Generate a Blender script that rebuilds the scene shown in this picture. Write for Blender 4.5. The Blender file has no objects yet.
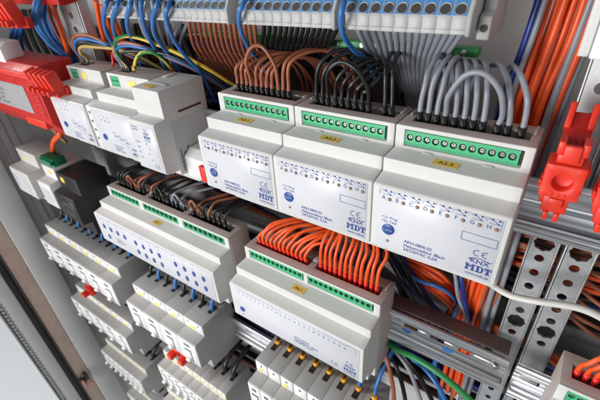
import bpy, bmesh, math, random
from mathutils import Vector, Matrix, noise
random.seed(7)
S = 0.001                       # all coordinates below are millimetres
scene = bpy.context.scene
COL = scene.collection
PI = math.pi

# ------------------------------------------------------------------ materials
MATS = {}
def mat(name, col, rough=0.45, metal=0.0, bump=0.0, bscale=900.0, var=0.06, vscale=60.0, spec=0.5, rvar=0.08, coat=0.0, aniso=None):
    if name in MATS: return MATS[name]
    m = bpy.data.materials.new(name); m.use_nodes = True
    nt = m.node_tree; N = nt.nodes; L = nt.links
    b = N['Principled BSDF']
    b.inputs['Metallic'].default_value = metal
    b.inputs['Specular IOR Level'].default_value = spec
    b.inputs['Coat Weight'].default_value = coat
    tc = N.new('ShaderNodeTexCoord')
    oi = N.new('ShaderNodeObjectInfo')
    off = N.new('ShaderNodeVectorMath'); off.operation = 'ADD'
    sc = N.new('ShaderNodeVectorMath'); sc.operation = 'SCALE'; sc.inputs['Scale'].default_value = 3.0
    cb = N.new('ShaderNodeCombineXYZ')
    for k in 'XYZ': L.new(oi.outputs['Random'], cb.inputs[k])
    L.new(cb.outputs[0], sc.inputs[0])
    L.new(tc.outputs['Object'], off.inputs[0]); L.new(sc.outputs[0], off.inputs[1])
    src = off.outputs[0]
    if aniso:
        mp = N.new('ShaderNodeMapping'); mp.inputs['Scale'].default_value = aniso
        L.new(src, mp.inputs['Vector']); src = mp.outputs[0]
    nz = N.new('ShaderNodeTexNoise'); nz.inputs['Scale'].default_value = vscale; nz.inputs['Detail'].default_value = 6
    nz.inputs['Roughness'].default_value = 0.65
    L.new(src, nz.inputs['Vector'])
    cr = N.new('ShaderNodeMapRange'); cr.inputs['From Min'].default_value = 0.25; cr.inputs['From Max'].default_value = 0.75
    cr.inputs['To Min'].default_value = 1 - var; cr.inputs['To Max'].default_value = 1 + var
    L.new(nz.outputs['Fac'], cr.inputs['Value'])
    mx = N.new('ShaderNodeVectorMath'); mx.operation = 'SCALE'; mx.inputs[0].default_value = col[:3]
    L.new(cr.outputs[0], mx.inputs['Scale']); L.new(mx.outputs[0], b.inputs['Base Color'])
    rr = N.new('ShaderNodeMapRange'); rr.inputs['From Min'].default_value = 0.25; rr.inputs['From Max'].default_value = 0.75
    rr.inputs['To Min'].default_value = max(0.03, rough - rvar); rr.inputs['To Max'].default_value = min(1, rough + rvar)
    L.new(nz.outputs['Fac'], rr.inputs['Value']); L.new(rr.outputs[0], b.inputs['Roughness'])
    if bump:
        n2 = N.new('ShaderNodeTexNoise'); n2.inputs['Scale'].default_value = bscale; n2.inputs['Detail'].default_value = 3
        L.new(src, n2.inputs['Vector'])
        bp = N.new('ShaderNodeBump'); bp.inputs['Strength'].default_value = bump; bp.inputs['Distance'].default_value = 0.0002
        L.new(n2.outputs['Fac'], bp.inputs['Height']); L.new(bp.outputs[0], b.inputs['Normal'])
    MATS[name] = m
    return m

M_housing = mat('light_grey_plastic', (0.63, 0.627, 0.615), 0.5, bump=0.25, bscale=2500, var=0.045, vscale=28, rvar=0.12)
M_housing2 = mat('mid_grey_plastic', (0.36, 0.355, 0.345), 0.5, bump=0.25, bscale=2500, var=0.03)
M_label = mat('white_label_film', (0.62, 0.63, 0.67), 0.38, var=0.015)
M_white = mat('white_plastic', (0.80, 0.80, 0.80), 0.42, bump=0.1, bscale=2000, var=0.02)
M_blueprint = mat('blue_print', (0.030, 0.060, 0.24), 0.45, var=0.0)
M_bluebtn = mat('blue_button', (0.022, 0.075, 0.30), 0.35, var=0.05)
M_led = mat('led_dome', (0.30, 0.20, 0.15), 0.3, var=0.1)
M_green = mat('green_terminal', (0.055, 0.44, 0.20), 0.42, var=0.05)
M_screw = mat('screw_steel', (0.34, 0.35, 0.34), 0.35, 0.9, var=0.1)
M_dark = mat('dark_recess_plastic', (0.018, 0.018, 0.018), 0.6)
M_black = mat('black_plastic', (0.022, 0.022, 0.024), 0.42, bump=0.2, bscale=2500)
M_tag = mat('amber_sticker', (0.98, 0.60, 0.11), 0.5, var=0.05)
M_yel = mat('yellow_sticker', (0.88, 0.72, 0.14), 0.5, var=0.05)
M_pale = mat('pale_yellow_strip', (0.80, 0.68, 0.30), 0.5, var=0.05)
M_ink = mat('black_ink', (0.03, 0.025, 0.02), 0.5)
M_brown = mat('brown_pvc', (0.33, 0.105, 0.052), 0.38, var=0.12, vscale=90, rvar=0.14, bump=0.12, bscale=700)
M_blackw = mat('black_pvc', (0.012, 0.012, 0.013), 0.33, var=0.1)
M_greyw = mat('grey_pvc', (0.265, 0.285, 0.325), 0.38, var=0.12, vscale=90, rvar=0.14, bump=0.12, bscale=700)
M_orange = mat('orange_pvc', (0.87, 0.105, 0.018), 0.36, var=0.12, vscale=90, rvar=0.14, bump=0.12, bscale=700)
M_bluew = mat('blue_pvc', (0.030, 0.165, 0.46), 0.36, var=0.12, vscale=90, rvar=0.14, bump=0.12, bscale=700)
M_dblue = mat('dark_blue_pvc', (0.012, 0.032, 0.22), 0.36, var=0.08)
M_whitew = mat('white_pvc', (0.68, 0.67, 0.64), 0.4, var=0.05)
M_greenw = mat('green_pvc', (0.03, 0.27, 0.08), 0.4, var=0.08)
M_ferr_k = mat('black_ferrule', (0.010, 0.010, 0.010), 0.4)
M_ferr_r = mat('red_ferrule', (0.78, 0.025, 0.015), 0.35)
M_ferr_o = mat('orange_ferrule', (0.94, 0.40, 0.03), 0.35)
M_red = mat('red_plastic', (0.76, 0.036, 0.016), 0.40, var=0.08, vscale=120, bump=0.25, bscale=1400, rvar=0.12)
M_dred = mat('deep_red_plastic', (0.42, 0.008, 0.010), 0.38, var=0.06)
M_zinc = mat('galvanised_steel', (0.52, 0.53, 0.54), 0.46, 0.85, bump=0.10, bscale=500, var=0.09, vscale=110, rvar=0.10)
M_rail = mat('bright_rail_steel', (0.70, 0.71, 0.73), 0.34, 1.0, bump=0.0, var=0.06, vscale=70, rvar=0.05, aniso=(0.15, 1, 1))
M_plate = mat('painted_back_plate', (0.50, 0.50, 0.49), 0.55, bump=0.3, bscale=1500, var=0.06, vscale=20)
M_frame = mat('grey_painted_steel', (0.62, 0.625, 0.615), 0.42, bump=0.2, bscale=1500, var=0.06, vscale=15)
M_frame_d = mat('dark_grey_gasket', (0.045, 0.045, 0.045), 0.6, var=0.1)
M_wood = mat('brown_edge_strip', (0.62, 0.46, 0.39), 0.5, var=0.16, vscale=60)
M_floor = mat('pale_grey_floor', (0.66, 0.69, 0.71), 0.6, var=0.03, vscale=4)
M_gy = None
def mat_greenyellow():
    m = bpy.data.materials.new('green_yellow_pvc'); m.use_nodes = True
    nt = m.node_tree; b = nt.nodes['Principled BSDF']
    tc = nt.nodes.new('ShaderNodeUVMap'); sp = nt.nodes.new('ShaderNodeSeparateXYZ')
    nt.links.new(tc.outputs[0], sp.inputs[0])
    r = nt.nodes.new('ShaderNodeValToRGB'); r.color_ramp.interpolation = 'CONSTANT'
    r.color_ramp.elements[0].color = (0.02, 0.20, 0.045, 1); r.color_ramp.elements[1].position = 0.42
    r.color_ramp.elements[1].color = (0.72, 0.50, 0.04, 1)
    nt.links.new(sp.outputs['X'], r.inputs[0]); nt.links.new(r.outputs[0], b.inputs['Base Color'])
    b.inputs['Roughness'].default_value = 0.38
    return m
M_gy = mat_greenyellow()

# ------------------------------------------------------------------ mesh builder
class MB:
    def __init__(self): self.bm = bmesh.new(); self.uv = None
    def face(self, pts):
        vs = [self.bm.verts.new(p) for p in pts]
        try: return self.bm.faces.new(vs)
        except ValueError: return None
    def box(self, x0, x1, y0, y1, z0, z1, rot=None, piv=None, sh=0.0):
        c = [(x0,y0,z0),(x1,y0,z0),(x1,y1,z0),(x0,y1,z0),(x0,y0,z1),(x1,y0,z1),(x1,y1,z1),(x0,y1,z1)]
        if rot is not None:
            p = Vector(piv if piv else ((x0+x1)/2,(y0+y1)/2,(z0+z1)/2))
            c = [rot @ (Vector(q)-p) + p for q in c]
        v = [self.bm.verts.new(q) for q in c]
        for f in ((0,3,2,1),(4,5,6,7),(0,1,5,4),(1,2,6,5),(2,3,7,6),(3,0,4,7)):
            self.bm.faces.new([v[i] for i in f])
        return self
    def cyl(self, c, ax, r, h, n=16, r2=None, cap0=True, cap1=True):
        """cylinder from c along ax (unit vector) length h"""
        c = Vector(c); ax = Vector(ax).normalized()
        u = ax.orthogonal().normalized(); w = ax.cross(u)
        r2 = r if r2 is None else r2
        A = [self.bm.verts.new(c + (u*math.cos(2*PI*i/n) + w*math.sin(2*PI*i/n))*r) for i in range(n)]
        B = [self.bm.verts.new(c + ax*h + (u*math.cos(2*PI*i/n) + w*math.sin(2*PI*i/n))*r2) for i in range(n)]
        for i in range(n):
            f = self.bm.faces.new([A[i], A[(i+1)%n], B[(i+1)%n], B[i]]); f.smooth = True
        if cap0: self.bm.faces.new(A[::-1])
        if cap1: self.bm.faces.new(B)
        return self
    def dome(self, c, ax, r, n=12, m=4, k=1.0):
        c = Vector(c); ax = Vector(ax).normalized(); u = ax.orthogonal().normalized(); w = ax.cross(u)
        rings = []
        for j in range(m):
            a = j/m*PI/2
            rings.append([self.bm.verts.new(c + ax*(r*k*math.sin(a)) + (u*math.cos(2*PI*i/n)+w*math.sin(2*PI*i/n))*r*math.cos(a)) for i in range(n)])
        top = self.bm.verts.new(c + ax*r*k)
        for j in range(m-1):
            for i in range(n):
                f = self.bm.faces.new([rings[j][i], rings[j][(i+1)%n], rings[j+1][(i+1)%n], rings[j+1][i]]); f.smooth = True
        for i in range(n):
            f = self.bm.faces.new([rings[-1][i], rings[-1][(i+1)%n], top]); f.smooth = True
        return self
    def tube(self, pts, r, n=8, caps=True, uv=False):
        P = [Vector(p) for p in pts]
        T = []
        for i in range(len(P)):
            t = P[min(i+1,len(P)-1)] - P[max(i-1,0)]
            T.append(t.normalized())
        u = T[0].orthogonal().normalized()
        rings = []
        if uv and self.uv is None: self.uv = self.bm.loops.layers.uv.new('UVMap')
        for i, p in enumerate(P):
            u = (u - T[i]*u.dot(T[i])).normalized(); w = T[i].cross(u)
            rings.append([self.bm.verts.new(p + (u*math.cos(2*PI*k/n) + w*math.sin(2*PI*k/n))*r) for k in range(n)])
        for i in range(len(P)-1):
            for k in range(n):
                f = self.bm.faces.new([rings[i][k], rings[i][(k+1)%n], rings[i+1][(k+1)%n], rings[i+1][k]]); f.smooth = True
                if uv:
                    for l, (a) in zip(f.loops, (k, k+1, k+1, k)): l[self.uv].uv = (((a/n + i*0.03) % 1.0), i/len(P))
        if caps:
            self.bm.faces.new(rings[0][::-1]); self.bm.faces.new(rings[-1])
        return self
    def prof(self, poly, x0, x1):
        """closed (y,z) polygon extruded along x"""
        A = [self.bm.verts.new((x0, y, z)) for y, z in poly]; B = [self.bm.verts.new((x1, y, z)) for y, z in poly]
        n = len(poly)
        for i in range(n): self.bm.faces.new([A[i], A[(i+1)%n], B[(i+1)%n], B[i]])
        self.bm.faces.new(A[::-1]); self.bm.faces.new(B)
        return self
    def recessed(self, prof, rec, cuts, act):
        """profile extruded through the x cuts; rec[k] = (i, inner pts): edge i->i+1 is replaced where k is in act[j]"""
        bm = self.bm; n = len(prof)
        for j in range(len(cuts)-1):
            a, b = cuts[j], cuts[j+1]
            path = []
            for i in range(n):
                path.append(prof[i])
                for k in act[j]:
                    if rec[k][0] == i: path += rec[k][1]
            for i in range(len(path)):
                p, q = path[i], path[(i+1) % len(path)]
                self.face([(a,)+p, (a,)+q, (b,)+q, (b,)+p])
        for j in range(len(cuts)):
            L_ = act[j-1] if j > 0 else None; R_ = act[j] if j < len(cuts)-1 else None
            if L_ is None or R_ is None:
                pts = [(cuts[j],)+p for p in prof]
                self.face(pts)
            else:
                for k in set(L_) ^ set(R_):
                    i = rec[k][0]
                    self.face([(cuts[j],)+p for p in [prof[i]] + rec[k][1] + [prof[(i+1) % n]]])
        bmesh.ops.remove_doubles(bm, verts=bm.verts, dist=0.01)
        return self
    def text(self, s, x, z, size, y=-0.1, align='LEFT', bold=0.0, sx=1.0, fn=None):
        cu = bpy.data.curves.new('lettering', 'FONT'); cu.body = s; cu.size = size; cu.align_x = align
        cu.offset = bold; cu.resolution_u = 3
        ob = bpy.data.objects.new('lettering', cu); COL.objects.link(ob)
        dg = bpy.context.evaluated_depsgraph_get(); dg.update()
        me = ob.evaluated_get(dg).to_mesh()
        fn = fn or (lambda a, b: (x + a*sx, y, z + b))
        vs = [self.bm.verts.new(fn(v.co.x, v.co.y)) for v in me.vertices]
        for p in me.polygons:
            try: self.bm.faces.new([vs[i] for i in p.vertices])
            except ValueError: pass
        ob.evaluated_get(dg).to_mesh_clear()
        bpy.data.objects.remove(ob); bpy.data.curves.remove(cu)
        return self
    def rect(self, x0, x1, z0, z1, y=-0.1):
        self.face([(x0,y,z0),(x1,y,z0),(x1,y,z1),(x0,y,z1)]); return self
    def line(self, xa, za, xb, zb, w=0.3, y=-0.1):
        d = Vector((xb-xa, zb-za)); d.normalize(); n = Vector((-d.y, d.x))*w/2
        self.face([(xa-n.x,y,za-n.y),(xb-n.x,y,zb-n.y),(xb+n.x,y,zb+n.y),(xa+n.x,y,za+n.y)]); return self
    def frame(self, x0, x1, z0, z1, w=0.3, y=-0.1):
        return self.rect(x0,x1,z0,z0+w,y).rect(x0,x1,z1-w,z1,y).rect(x0,x0+w,z0+w,z1-w,y).rect(x1-w,x1,z0+w,z1-w,y)
    def arc(self, cx, cz, r, w, a0, a1, n=18, y=-0.1, sx=1.0):
        for i in range(n):
            a, b = math.radians(a0+(a1-a0)*i/n), math.radians(a0+(a1-a0)*(i+1)/n)
            q = [(cx+sx*math.cos(t)*k, y, cz+math.sin(t)*k) for t, k in ((a,r-w/2),(a,r+w/2),(b,r+w/2),(b,r-w/2))]
            self.face(q)
        return self
    def disc(self, cx, cz, r, y=-0.1, n=16):
        self.face([(cx+r*math.cos(2*PI*i/n), y, cz+r*math.sin(2*PI*i/n)) for i in range(n)]); return self
    def xform(self, M):
        bmesh.ops.transform(self.bm, matrix=M, verts=self.bm.verts); return self
    def build(self, name, m, parent=None, loc=(0,0,0), bevel=0.0, seg=2, ang=32, flip=False, split=False):
        bm = self.bm
        if flip is not None:
            bmesh.ops.recalc_face_normals(bm, faces=bm.faces)
        if flip == 'front':
            for f in bm.faces:
                if f.normal.y > 0: f.normal_flip()
        if split:                                   # every loose piece becomes an object of its own
            todo = set(bm.verts); groups = []
            while todo:
                st = [todo.pop()]; g = set(st)
                while st:
                    for e in st.pop().link_edges:
                        for v in e.verts:
                            if v not in g: g.add(v); st.append(v)
                todo -= g; groups.append(g)
            out = None
            for g in groups:
                sub = MB(); mp = {v: sub.bm.verts.new(v.co) for v in g}
                for f in bm.faces:
                    if f.verts[0] in g: sub.bm.faces.new([mp[v] for v in f.verts])
                out = sub.build(name, m, parent, loc, bevel, seg, ang, False)
            bm.free(); return out
        if bevel:
            es = [e for e in bm.edges if len(e.link_faces) == 2 and e.calc_face_angle(0) > math.radians(ang)]
            bmesh.ops.bevel(bm, geom=es, offset=bevel, segments=seg, affect='EDGES', profile=0.5, clamp_overlap=True)
            for f in bm.faces: f.smooth = True
        bm.verts.ensure_lookup_table()
        for v in bm.verts: v.co = v.co * S
        me = bpy.data.meshes.new(name); bm.to_mesh(me); bm.free()
        me.materials.append(m)
        if bevel: me.set_sharp_from_angle(angle=math.radians(50))
        o = bpy.data.objects.new(name, me); COL.objects.link(o)
        o.location = Vector(loc)*S
        if parent is not None: o.parent = parent
        return o

def tag(o, label=None, cat=None, group=None, kind=None):
    if label: o['label'] = label
    if cat: o['category'] = cat
    if group: o['group'] = group
    if kind: o['kind'] = kind
    return o
def thing(name, label, cat, loc=(0,0,0), group=None, rot=None):
    o = bpy.data.objects.new(name, None); COL.objects.link(o); o.location = Vector(loc)*S
    o.empty_display_size = 0.01
    if rot: o.rotation_euler = rot
    return tag(o, label, cat, group)
def dup(root, loc, label=None, group=None, skip=()):
    r = root.copy(); COL.objects.link(r); r.location = Vector(loc)*S
    if label: r['label'] = label
    if group: r['group'] = group
    def rec(src, dst):
        for ch in list(src.children):
            if ch.name.split('.')[0] in skip: continue
            c = ch.copy(); COL.objects.link(c); c.parent = dst; rec(ch, c)
    rec(root, r)
    return r
ORD = ['first','second','third','fourth','fifth','sixth','seventh','eighth','ninth','tenth','eleventh','twelfth','thirteenth','fourteenth','fifteenth',
       'sixteenth','seventeenth','eighteenth','nineteenth','twentieth','twenty-first','twenty-second','twenty-third','twenty-fourth','twenty-fifth','twenty-sixth']

# ------------------------------------------------------------------ camera (calibrated from the module grid)
CAM = Vector((221.25, -173.14, 132.11)); FPX = 383.66
def rot_cam(yaw, pitch, roll):
    return (Matrix.Rotation(yaw,3,'Z') @ Matrix.Rotation(pitch,3,'X') @ Matrix.Rotation(roll,3,'Y'))
RC = rot_cam(math.radians(36.7503), math.radians(-32.6281), math.radians(3.8768))
cam_d = bpy.data.cameras.new('camera'); cam = bpy.data.objects.new('camera', cam_d); COL.objects.link(cam)
right, fwd, up = RC.col[0], RC.col[1], RC.col[2]
R3 = Matrix((right, up, -fwd)).transposed()
cam.matrix_world = Matrix.Translation(CAM*S) @ R3.to_4x4()
cam_d.sensor_width = 36; cam_d.lens = FPX/600*36; cam_d.clip_start = 0.005; cam_d.clip_end = 30
cam_d.dof.use_dof = True; cam_d.dof.focus_distance = 0.265; cam_d.dof.aperture_fstop = 14.0
scene.camera = cam
def at(u, v, y):
    """the point at depth y (mm, into the cabinet) seen at pixel u,v of the 600x400 photograph"""
    d = RC @ Vector(((u-300)/FPX, 1, -(v-200)/FPX))
    t = (y - CAM.y)/d.y
    return CAM + d*t

# ------------------------------------------------------------------ wires
def spline(P, seg=7):
    P = [Vector(p) for p in P]
    if len(P) < 3: return P
    out = []
    Q = [P[0]*2-P[1]] + P + [P[-1]*2-P[-2]]
    for i in range(1, len(Q)-2):
        a, b, c, d = Q[i-1:i+3]
        # centripetal-ish catmull rom
        for k in range(seg):
            t = k/seg
            out.append(0.5*((2*b) + (c-a)*t + (2*a-5*b+4*c-d)*t*t + (3*b-a-3*c+d)*t**3))
    out.append(P[-1]); return out
def wire(name, label, pts, r, m, group=None, cat='wire', f0=None, f1=None, seg=7, n=10):
    """one cable: a swept tube; f0/f1 = (material, length, radius) ferrule collars at its ends"""
    P = spline(pts, seg)
    b = MB(); b.tube(P, r, n, uv=(m is M_gy)); o = b.build(name, m, flip=False)
    tag(o, label, cat, group)
    for spec, p, q in ((f0, P[0], P[1]), (f1, P[-1], P[-2])):
        if spec:
            d = (q-p).normalized()
            fb = MB(); fb.cyl(p - d*1.5, d, spec[2]*0.92, spec[1]+1.5, 12, spec[2])
            fb.build('ferrule', spec[0], o, flip=False)
    return o

# ------------------------------------------------------------------ rail-mounted bus modules
ZT, ZK = 47.0, 33.0
def bus_housing(w, blocks, slots, mt=None, bevel=0.55, term=True, yface=0.0, yb=12.0, yk=27.3):
    """blocks: list of (x0,x1) terminal windows in the upper front face; slots: (x0,x1) wire slots in the top"""
    prof = [(yk, ZK), (yk, 34.6), (yk, 44.6), (yk, ZT), (28.5, ZT), (28.5, 45.6), (32.4, 45.6), (32.4, -45.6), (28.5, -45.6), (28.5, -ZT),
            (yk, -ZT), (yk, -ZK), (yb, -ZK+0.4), (yb, -24.2), (yface+1.0, -22.0), (yface, -20.6),
            (yface, 20.6), (yface+1.0, 22.0), (yb, 24.2), (yb, ZK-0.4)]
    rec = {'w': (1, [(31.0, 34.9), (31.0, 44.3)])}
    def run(prof, rec, x0, x1, spans, key):
        cuts = sorted(set([x0, x1] + [c for s in spans for c in s])); act = []
        for a, b in zip(cuts, cuts[1:]):
            act.append([key] if any(p < (a+b)/2 < q for p, q in spans) else [])
        mb = MB(); mb.recessed(prof, rec, cuts, act); return mb
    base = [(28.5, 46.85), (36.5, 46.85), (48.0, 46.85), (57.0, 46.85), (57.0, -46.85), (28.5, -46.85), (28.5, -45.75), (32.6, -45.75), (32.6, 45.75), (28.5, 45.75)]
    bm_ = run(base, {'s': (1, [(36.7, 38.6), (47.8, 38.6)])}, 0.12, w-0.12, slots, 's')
    front = run(prof, rec, 0.0, w, blocks, 'w')
    class Pair:
        def build(self, name, m, parent, bevel=0.5):
            o = front.build('front_cap', m, parent, bevel=bevel)
            bm_.build('shaded_shell', M_shell_shade, parent, bevel=0.3)
            return o
    return Pair()
M_shell_shade = mat('shaded_warm_grey_plastic', (0.50, 0.425, 0.39), 0.5, bump=0.25, bscale=2500, var=0.04)  # housing plastic darkened and warmed: shade on tops and backs put into the colour

def terminal(parent, x0, x1, n, screws=True):
    """green screw terminal strip in its window: body with funnel holes, a screw in each"""
    mb = MB(); p = (x1-x0-3.0)/n
    mb.box(x0+0.35, x1-1.6, 30.0, 31.2, 35.3, 43.9)                       # back
    mb.box(x0+0.35, x1-1.6, 28.2, 30.0, 35.3, 36.2)
    mb.box(x0+0.35, x1-1.6, 28.2, 30.0, 42.8, 43.9)
    for i in range(n+1):
        xc = x0+0.6+p*i
        mb.box(xc-0.55, xc+0.55, 28.3, 30.0, 36.2, 42.8)
    for i in range(n):                                                    # rounded rims round each hole
        xc = x0+0.6+p*(i+0.5); r = p*0.5-0.35
        for k in range(12):
            a, b = 2*PI*k/12, 2*PI*(k+1)/12
            zc = 40.0
            q = lambda t, rr, y: (xc+math.cos(t)*rr, y, zc+math.sin(t)*rr)
            def sq(t):
                h = p*0.5; vx, vz = math.cos(t), math.sin(t); s_ = min(h/max(abs(vx),1e-6), 2.8/max(abs(vz),1e-6))
                return (xc+vx*s_, 28.25, zc+vz*s_)
            mb.face([sq(a), sq(b), q(b, r, 28.25), q(a, r, 28.25)])
            mb.face([q(a, r, 28.25), q(b, r, 28.25), q(b, r, 29.9), q(a, r, 29.9)])
        mb.box(xc-p*0.5, xc+p*0.5, 28.5, 30.0, 36.2, 37.2)
    st = mb.build('terminal_strip', M_green, parent, flip=None)
    db = MB()
    for i in range(n):
        xc = x0+0.6+p*(i+0.5); db.disc(xc, 40.0, p*0.5-0.4, y=29.85)
    db.box(x1-1.5, x1-0.2, 29.0, 31.0, 36.0, 43.4)
    db.build('wire_hole', M_dark, st, flip=None)
    if screws:
        for i in range(n):
            xc = x0+0.6+p*(i+0.5)
            sb = MB(); r = p*0.5-1.25
            a = random.uniform(0, PI)
            sb.cyl((xc, 29.7, 40.0), (0,-1,0), r, 0.7, 12)
            s = sb.build('screw', M_screw, st, flip=False)
            k = MB(); R = Matrix.Rotation(a, 3, 'Y')
            k.box(xc-r*0.85, xc+r*0.85, 28.96, 29.1, 39.8, 40.2, rot=R, piv=(xc, 29, 40.0)); k.build('screw_slot', M_dark, st)
    return st

def printed(parent, mb, name='lettering', m=None):
    return mb.build(name, m or M_blueprint, parent, flip='front')

def logos(mb, x, z, k=1.0):
    """CE mark, ring-arched KNX word and slab MDT word, centred on x, CE at height z"""
    # CE
    mb.arc(x-2.3*k, z, 1.9*k, 0.55*k, 60, 300); mb.arc(x+2.2*k, z, 1.9*k, 0.55*k, 60, 300); mb.rect(x+0.6*k, x+2.2*k, z-0.25*k, z+0.25*k)
    # KNX with arc
    mb.text('KNX', x, z-7.3*k, 4.2*k, align='CENTER', bold=0.10*k, sx=1.15)
    mb.arc(x, z-6.0*k, 2.55*k, 0.5*k, 28, 172, sx=2.3)
    mb.disc(x+6.0*k, z-3.9*k, 0.4*k)
    # MDT slab
    zz = z-13.4*k
    def P(pts, dy=0.0): mb.face([(x+px*k, -0.1-dy, zz+pz*k) for px, pz in pts])
    def Q(a, b, c, d, dy=0.0): P([(a,c),(b,c),(b,d),(a,d)], dy)
    # M
    Q(-7.2,-4.9,0,.8); Q(-3.9,-1.5,0,.8); Q(-7.2,-5.6,4.0,4.8); Q(-3.3,-1.5,4.0,4.8)
    Q(-6.7,-5.3,.8,4.0); Q(-3.5,-2.1,.8,4.0); P([(-5.6,4.8),(-4.9,2.2),(-4.0,2.2),(-3.3,4.8),(-3.9,4.4),(-4.45,3.1),(-5.0,4.4)]); P([(-5.3,4.0),(-5.6,4.8),(-4.9,2.2)]); P([(-3.5,4.0),(-4.0,2.2),(-3.3,4.8)])
    # D
    Q(-1.2,1.2,0,.8); Q(-1.2,1.2,4.0,4.8); Q(-.7,.7,.8,4.0)
    n_ = 10
    for i in range(n_):
        t0, t1 = -PI/2+PI*i/n_, -PI/2+PI*(i+1)/n_
        P([(1.2+1.9*math.cos(t0), 2.4+2.4*math.sin(t0)), (1.2+1.9*math.cos(t1), 2.4+2.4*math.sin(t1)), (1.2+.6*math.cos(t1), 2.4+1.6*math.sin(t1)), (1.2+.6*math.cos(t0), 2.4+1.6*math.sin(t0))])
    # T
    Q(3.3,7.2,4.0,4.8); Q(3.3,4.1,2.9,4.0); Q(6.4,7.2,2.9,4.0); Q(4.5,6.0,.8,4.0); Q(3.9,6.6,0,.8)
    mb.text('www.mdt.de', x, zz-3.0*k, 2.35*k, align='CENTER', bold=0.05*k, sx=1.05)

# ---- heating actuators A2.1 A2.2 A2.3
W1 = 71.3
def make_actuator():
    t = thing('heating_actuator', '', 'actuator')
    bus_housing(W1, [(5.5, 66.8)], [(6.0, 67.0)]).build('housing', M_housing, t, bevel=0.5)
    lb = MB(); lb.box(3.2, 68.8, -0.25, 0.2, -20.0, 20.3); lab = lb.build('front_label', M_label, t, bevel=0.1, seg=1)
    mb = MB(); y = -0.3
    # bracket line and channel symbols
    mb.line(4.5, 19.3, 4.5, 16.4, 0.22); mb.line(67.5, 19.3, 67.5, 13.5, 0.22)
    for i in range(8):
        x = 9.0+7.9*i
        mb.line(x-3.3, 19.3, x-1.2, 19.3, 0.34); mb.line(x+1.9, 19.3, x+3.6, 19.3, 0.34)
        mb.disc(x-1.2, 19.3, 0.6); mb.disc(x+1.9, 19.3, 0.6)
        mb.line(x-1.0, 19.3, x+1.7, 17.3, 0.36); mb.disc(x+1.8, 17.2, 0.5); mb.line(x-2.6, 17.0, x+3.0, 17.0, .25)
        mb.text('ABCDEFGH'[i], x-2.1, 13.6, 3.3, align='CENTER', bold=0.045)
    for i in range(0, 8, 2): mb.line(9.0+7.9*i+4.0, 17.6, 9.0+7.9*i+4.0, 19.3, 0.22)
    mb.text('<1s: Prog', 6.4, 1.0, 2.5, bold=0.025); mb.text('>5s: Test', 6.4, -1.7, 2.5, bold=0.025)
    for k, s in enumerate(('AKH-0800.02', 'Heizungsaktor 8fach', '24/230VAC 0,5A')):
        mb.text(s, 21.0, -12.0-2.85*k, 2.9, bold=0.06, sx=1.0)
    mb.frame(50.6, 68.0, 2.6, 8.0, 0.34)
    logos(mb, 62.0, -3.2, 0.92)
    for v in mb.bm.verts: v.co.y -= 0.2
    printed(lab, mb)
    b = MB(); b.cyl((11.0, -0.2, -6.3), (0,-1,0), 3.7, 0.6, 32); b.dome((11.0, -0.8, -6.3), (0,-1,0), 3.7, 32, 3, 0.12)
    bt = b.build('program_button', M_bluebtn, t, flip=False)
    tb = MB(); tb.text('Prog/Test', 11.0, -6.75, 1.35, y=-1.28, align='CENTER'); tb.build('lettering', M_label, bt, flip='front')
    for i in range(8):
        d = MB(); d.cyl((9.0+7.9*i+1.4, -0.2, 14.2), (0,-1,0), 1.15, 0.25, 14); d.dome((9.0+7.9*i+1.4, -0.45, 14.2), (0,-1,0), 1.1, 14, 4, 0.75)
        d.build('status_led', M_led, t, flip=False)
    d = MB(); d.dome((11.0, -0.2, -14.8), (0,-1,0), 1.0, 14, 4, 0.8); d.build('program_led', M_led, t, flip=False)
    terminal(t, 5.5, 66.8, 12)
    sl = MB(); sl.box(6.4, 66.6, 37.2, 47.3, 38.9, 39.6); sl.build('slot_floor', M_green_d, t)
    cl = MB()
    for x in (20.0, 52.0): cl.box(x-2.6, x+2.6, 25.6, 27.2, 32.4, 33.6)
    cl.box(2.0, 3.2, 44.0, 56.0, 46.8, 47.9); cl.box(67.6, 68.8, 44.0, 56.0, 46.8, 47.9); cl.box(56.0, 63.0, 45.2, 46.6, 46.6, 47.7)
    cl.build('cover_latch', M_housing, t, bevel=0.25, seg=1, split=True)
    return t
M_green_d = mat('dark_green_board', (0.012, 0.06, 0.03), 0.5)
def sticker(parent, s, x, y, z, w=13.5, h=7.0, m=None, flat=True, size=4.4):
    """tag stuck on the sloping ledge (flat) or on the front (not flat)"""
    sb = MB()
    if flat:
        sb.box(x-w/2, x+w/2, y-h/2, y+h/2, z, z+0.15)
        fn = lambda a, b: (x+a, y-0.36*size+b, z+0.22)
    else:
        sb.box(x-w/2, x+w/2, y-0.15, y, z-h/2, z+h/2)
        fn = lambda a, b: (x+a, y-0.22, z-0.36*size+b)
    st = sb.build('sticker', m or M_tag, parent)
    if s:
        tb = MB(); tb.text(s, 0, 0, size, align='CENTER', bold=0.06, fn=fn); tb.build('lettering', M_ink, st, flip=None)
    return st

act = make_actuator()
names = [('A2.1', 'white heating actuator tagged A2.1, brown wires looping out of its top'),
         ('A2.2', 'white heating actuator tagged A2.2, black wires arching out of its top'),
         ('A2.3', 'white heating actuator tagged A2.3, grey wires arching out of its top')]
acts = []
for i, (s, l) in enumerate(names):
    o = act if i == 0 else dup(act, (72*i, 0, 0), skip=('sticker',))
    o['label'] = l; o['group'] = 'heating actuators in the upper row'; acts.append(o)
for o, (s, l) in zip(acts, names): sticker(o, s, 32.5, 19.5, 32.95)

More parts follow.
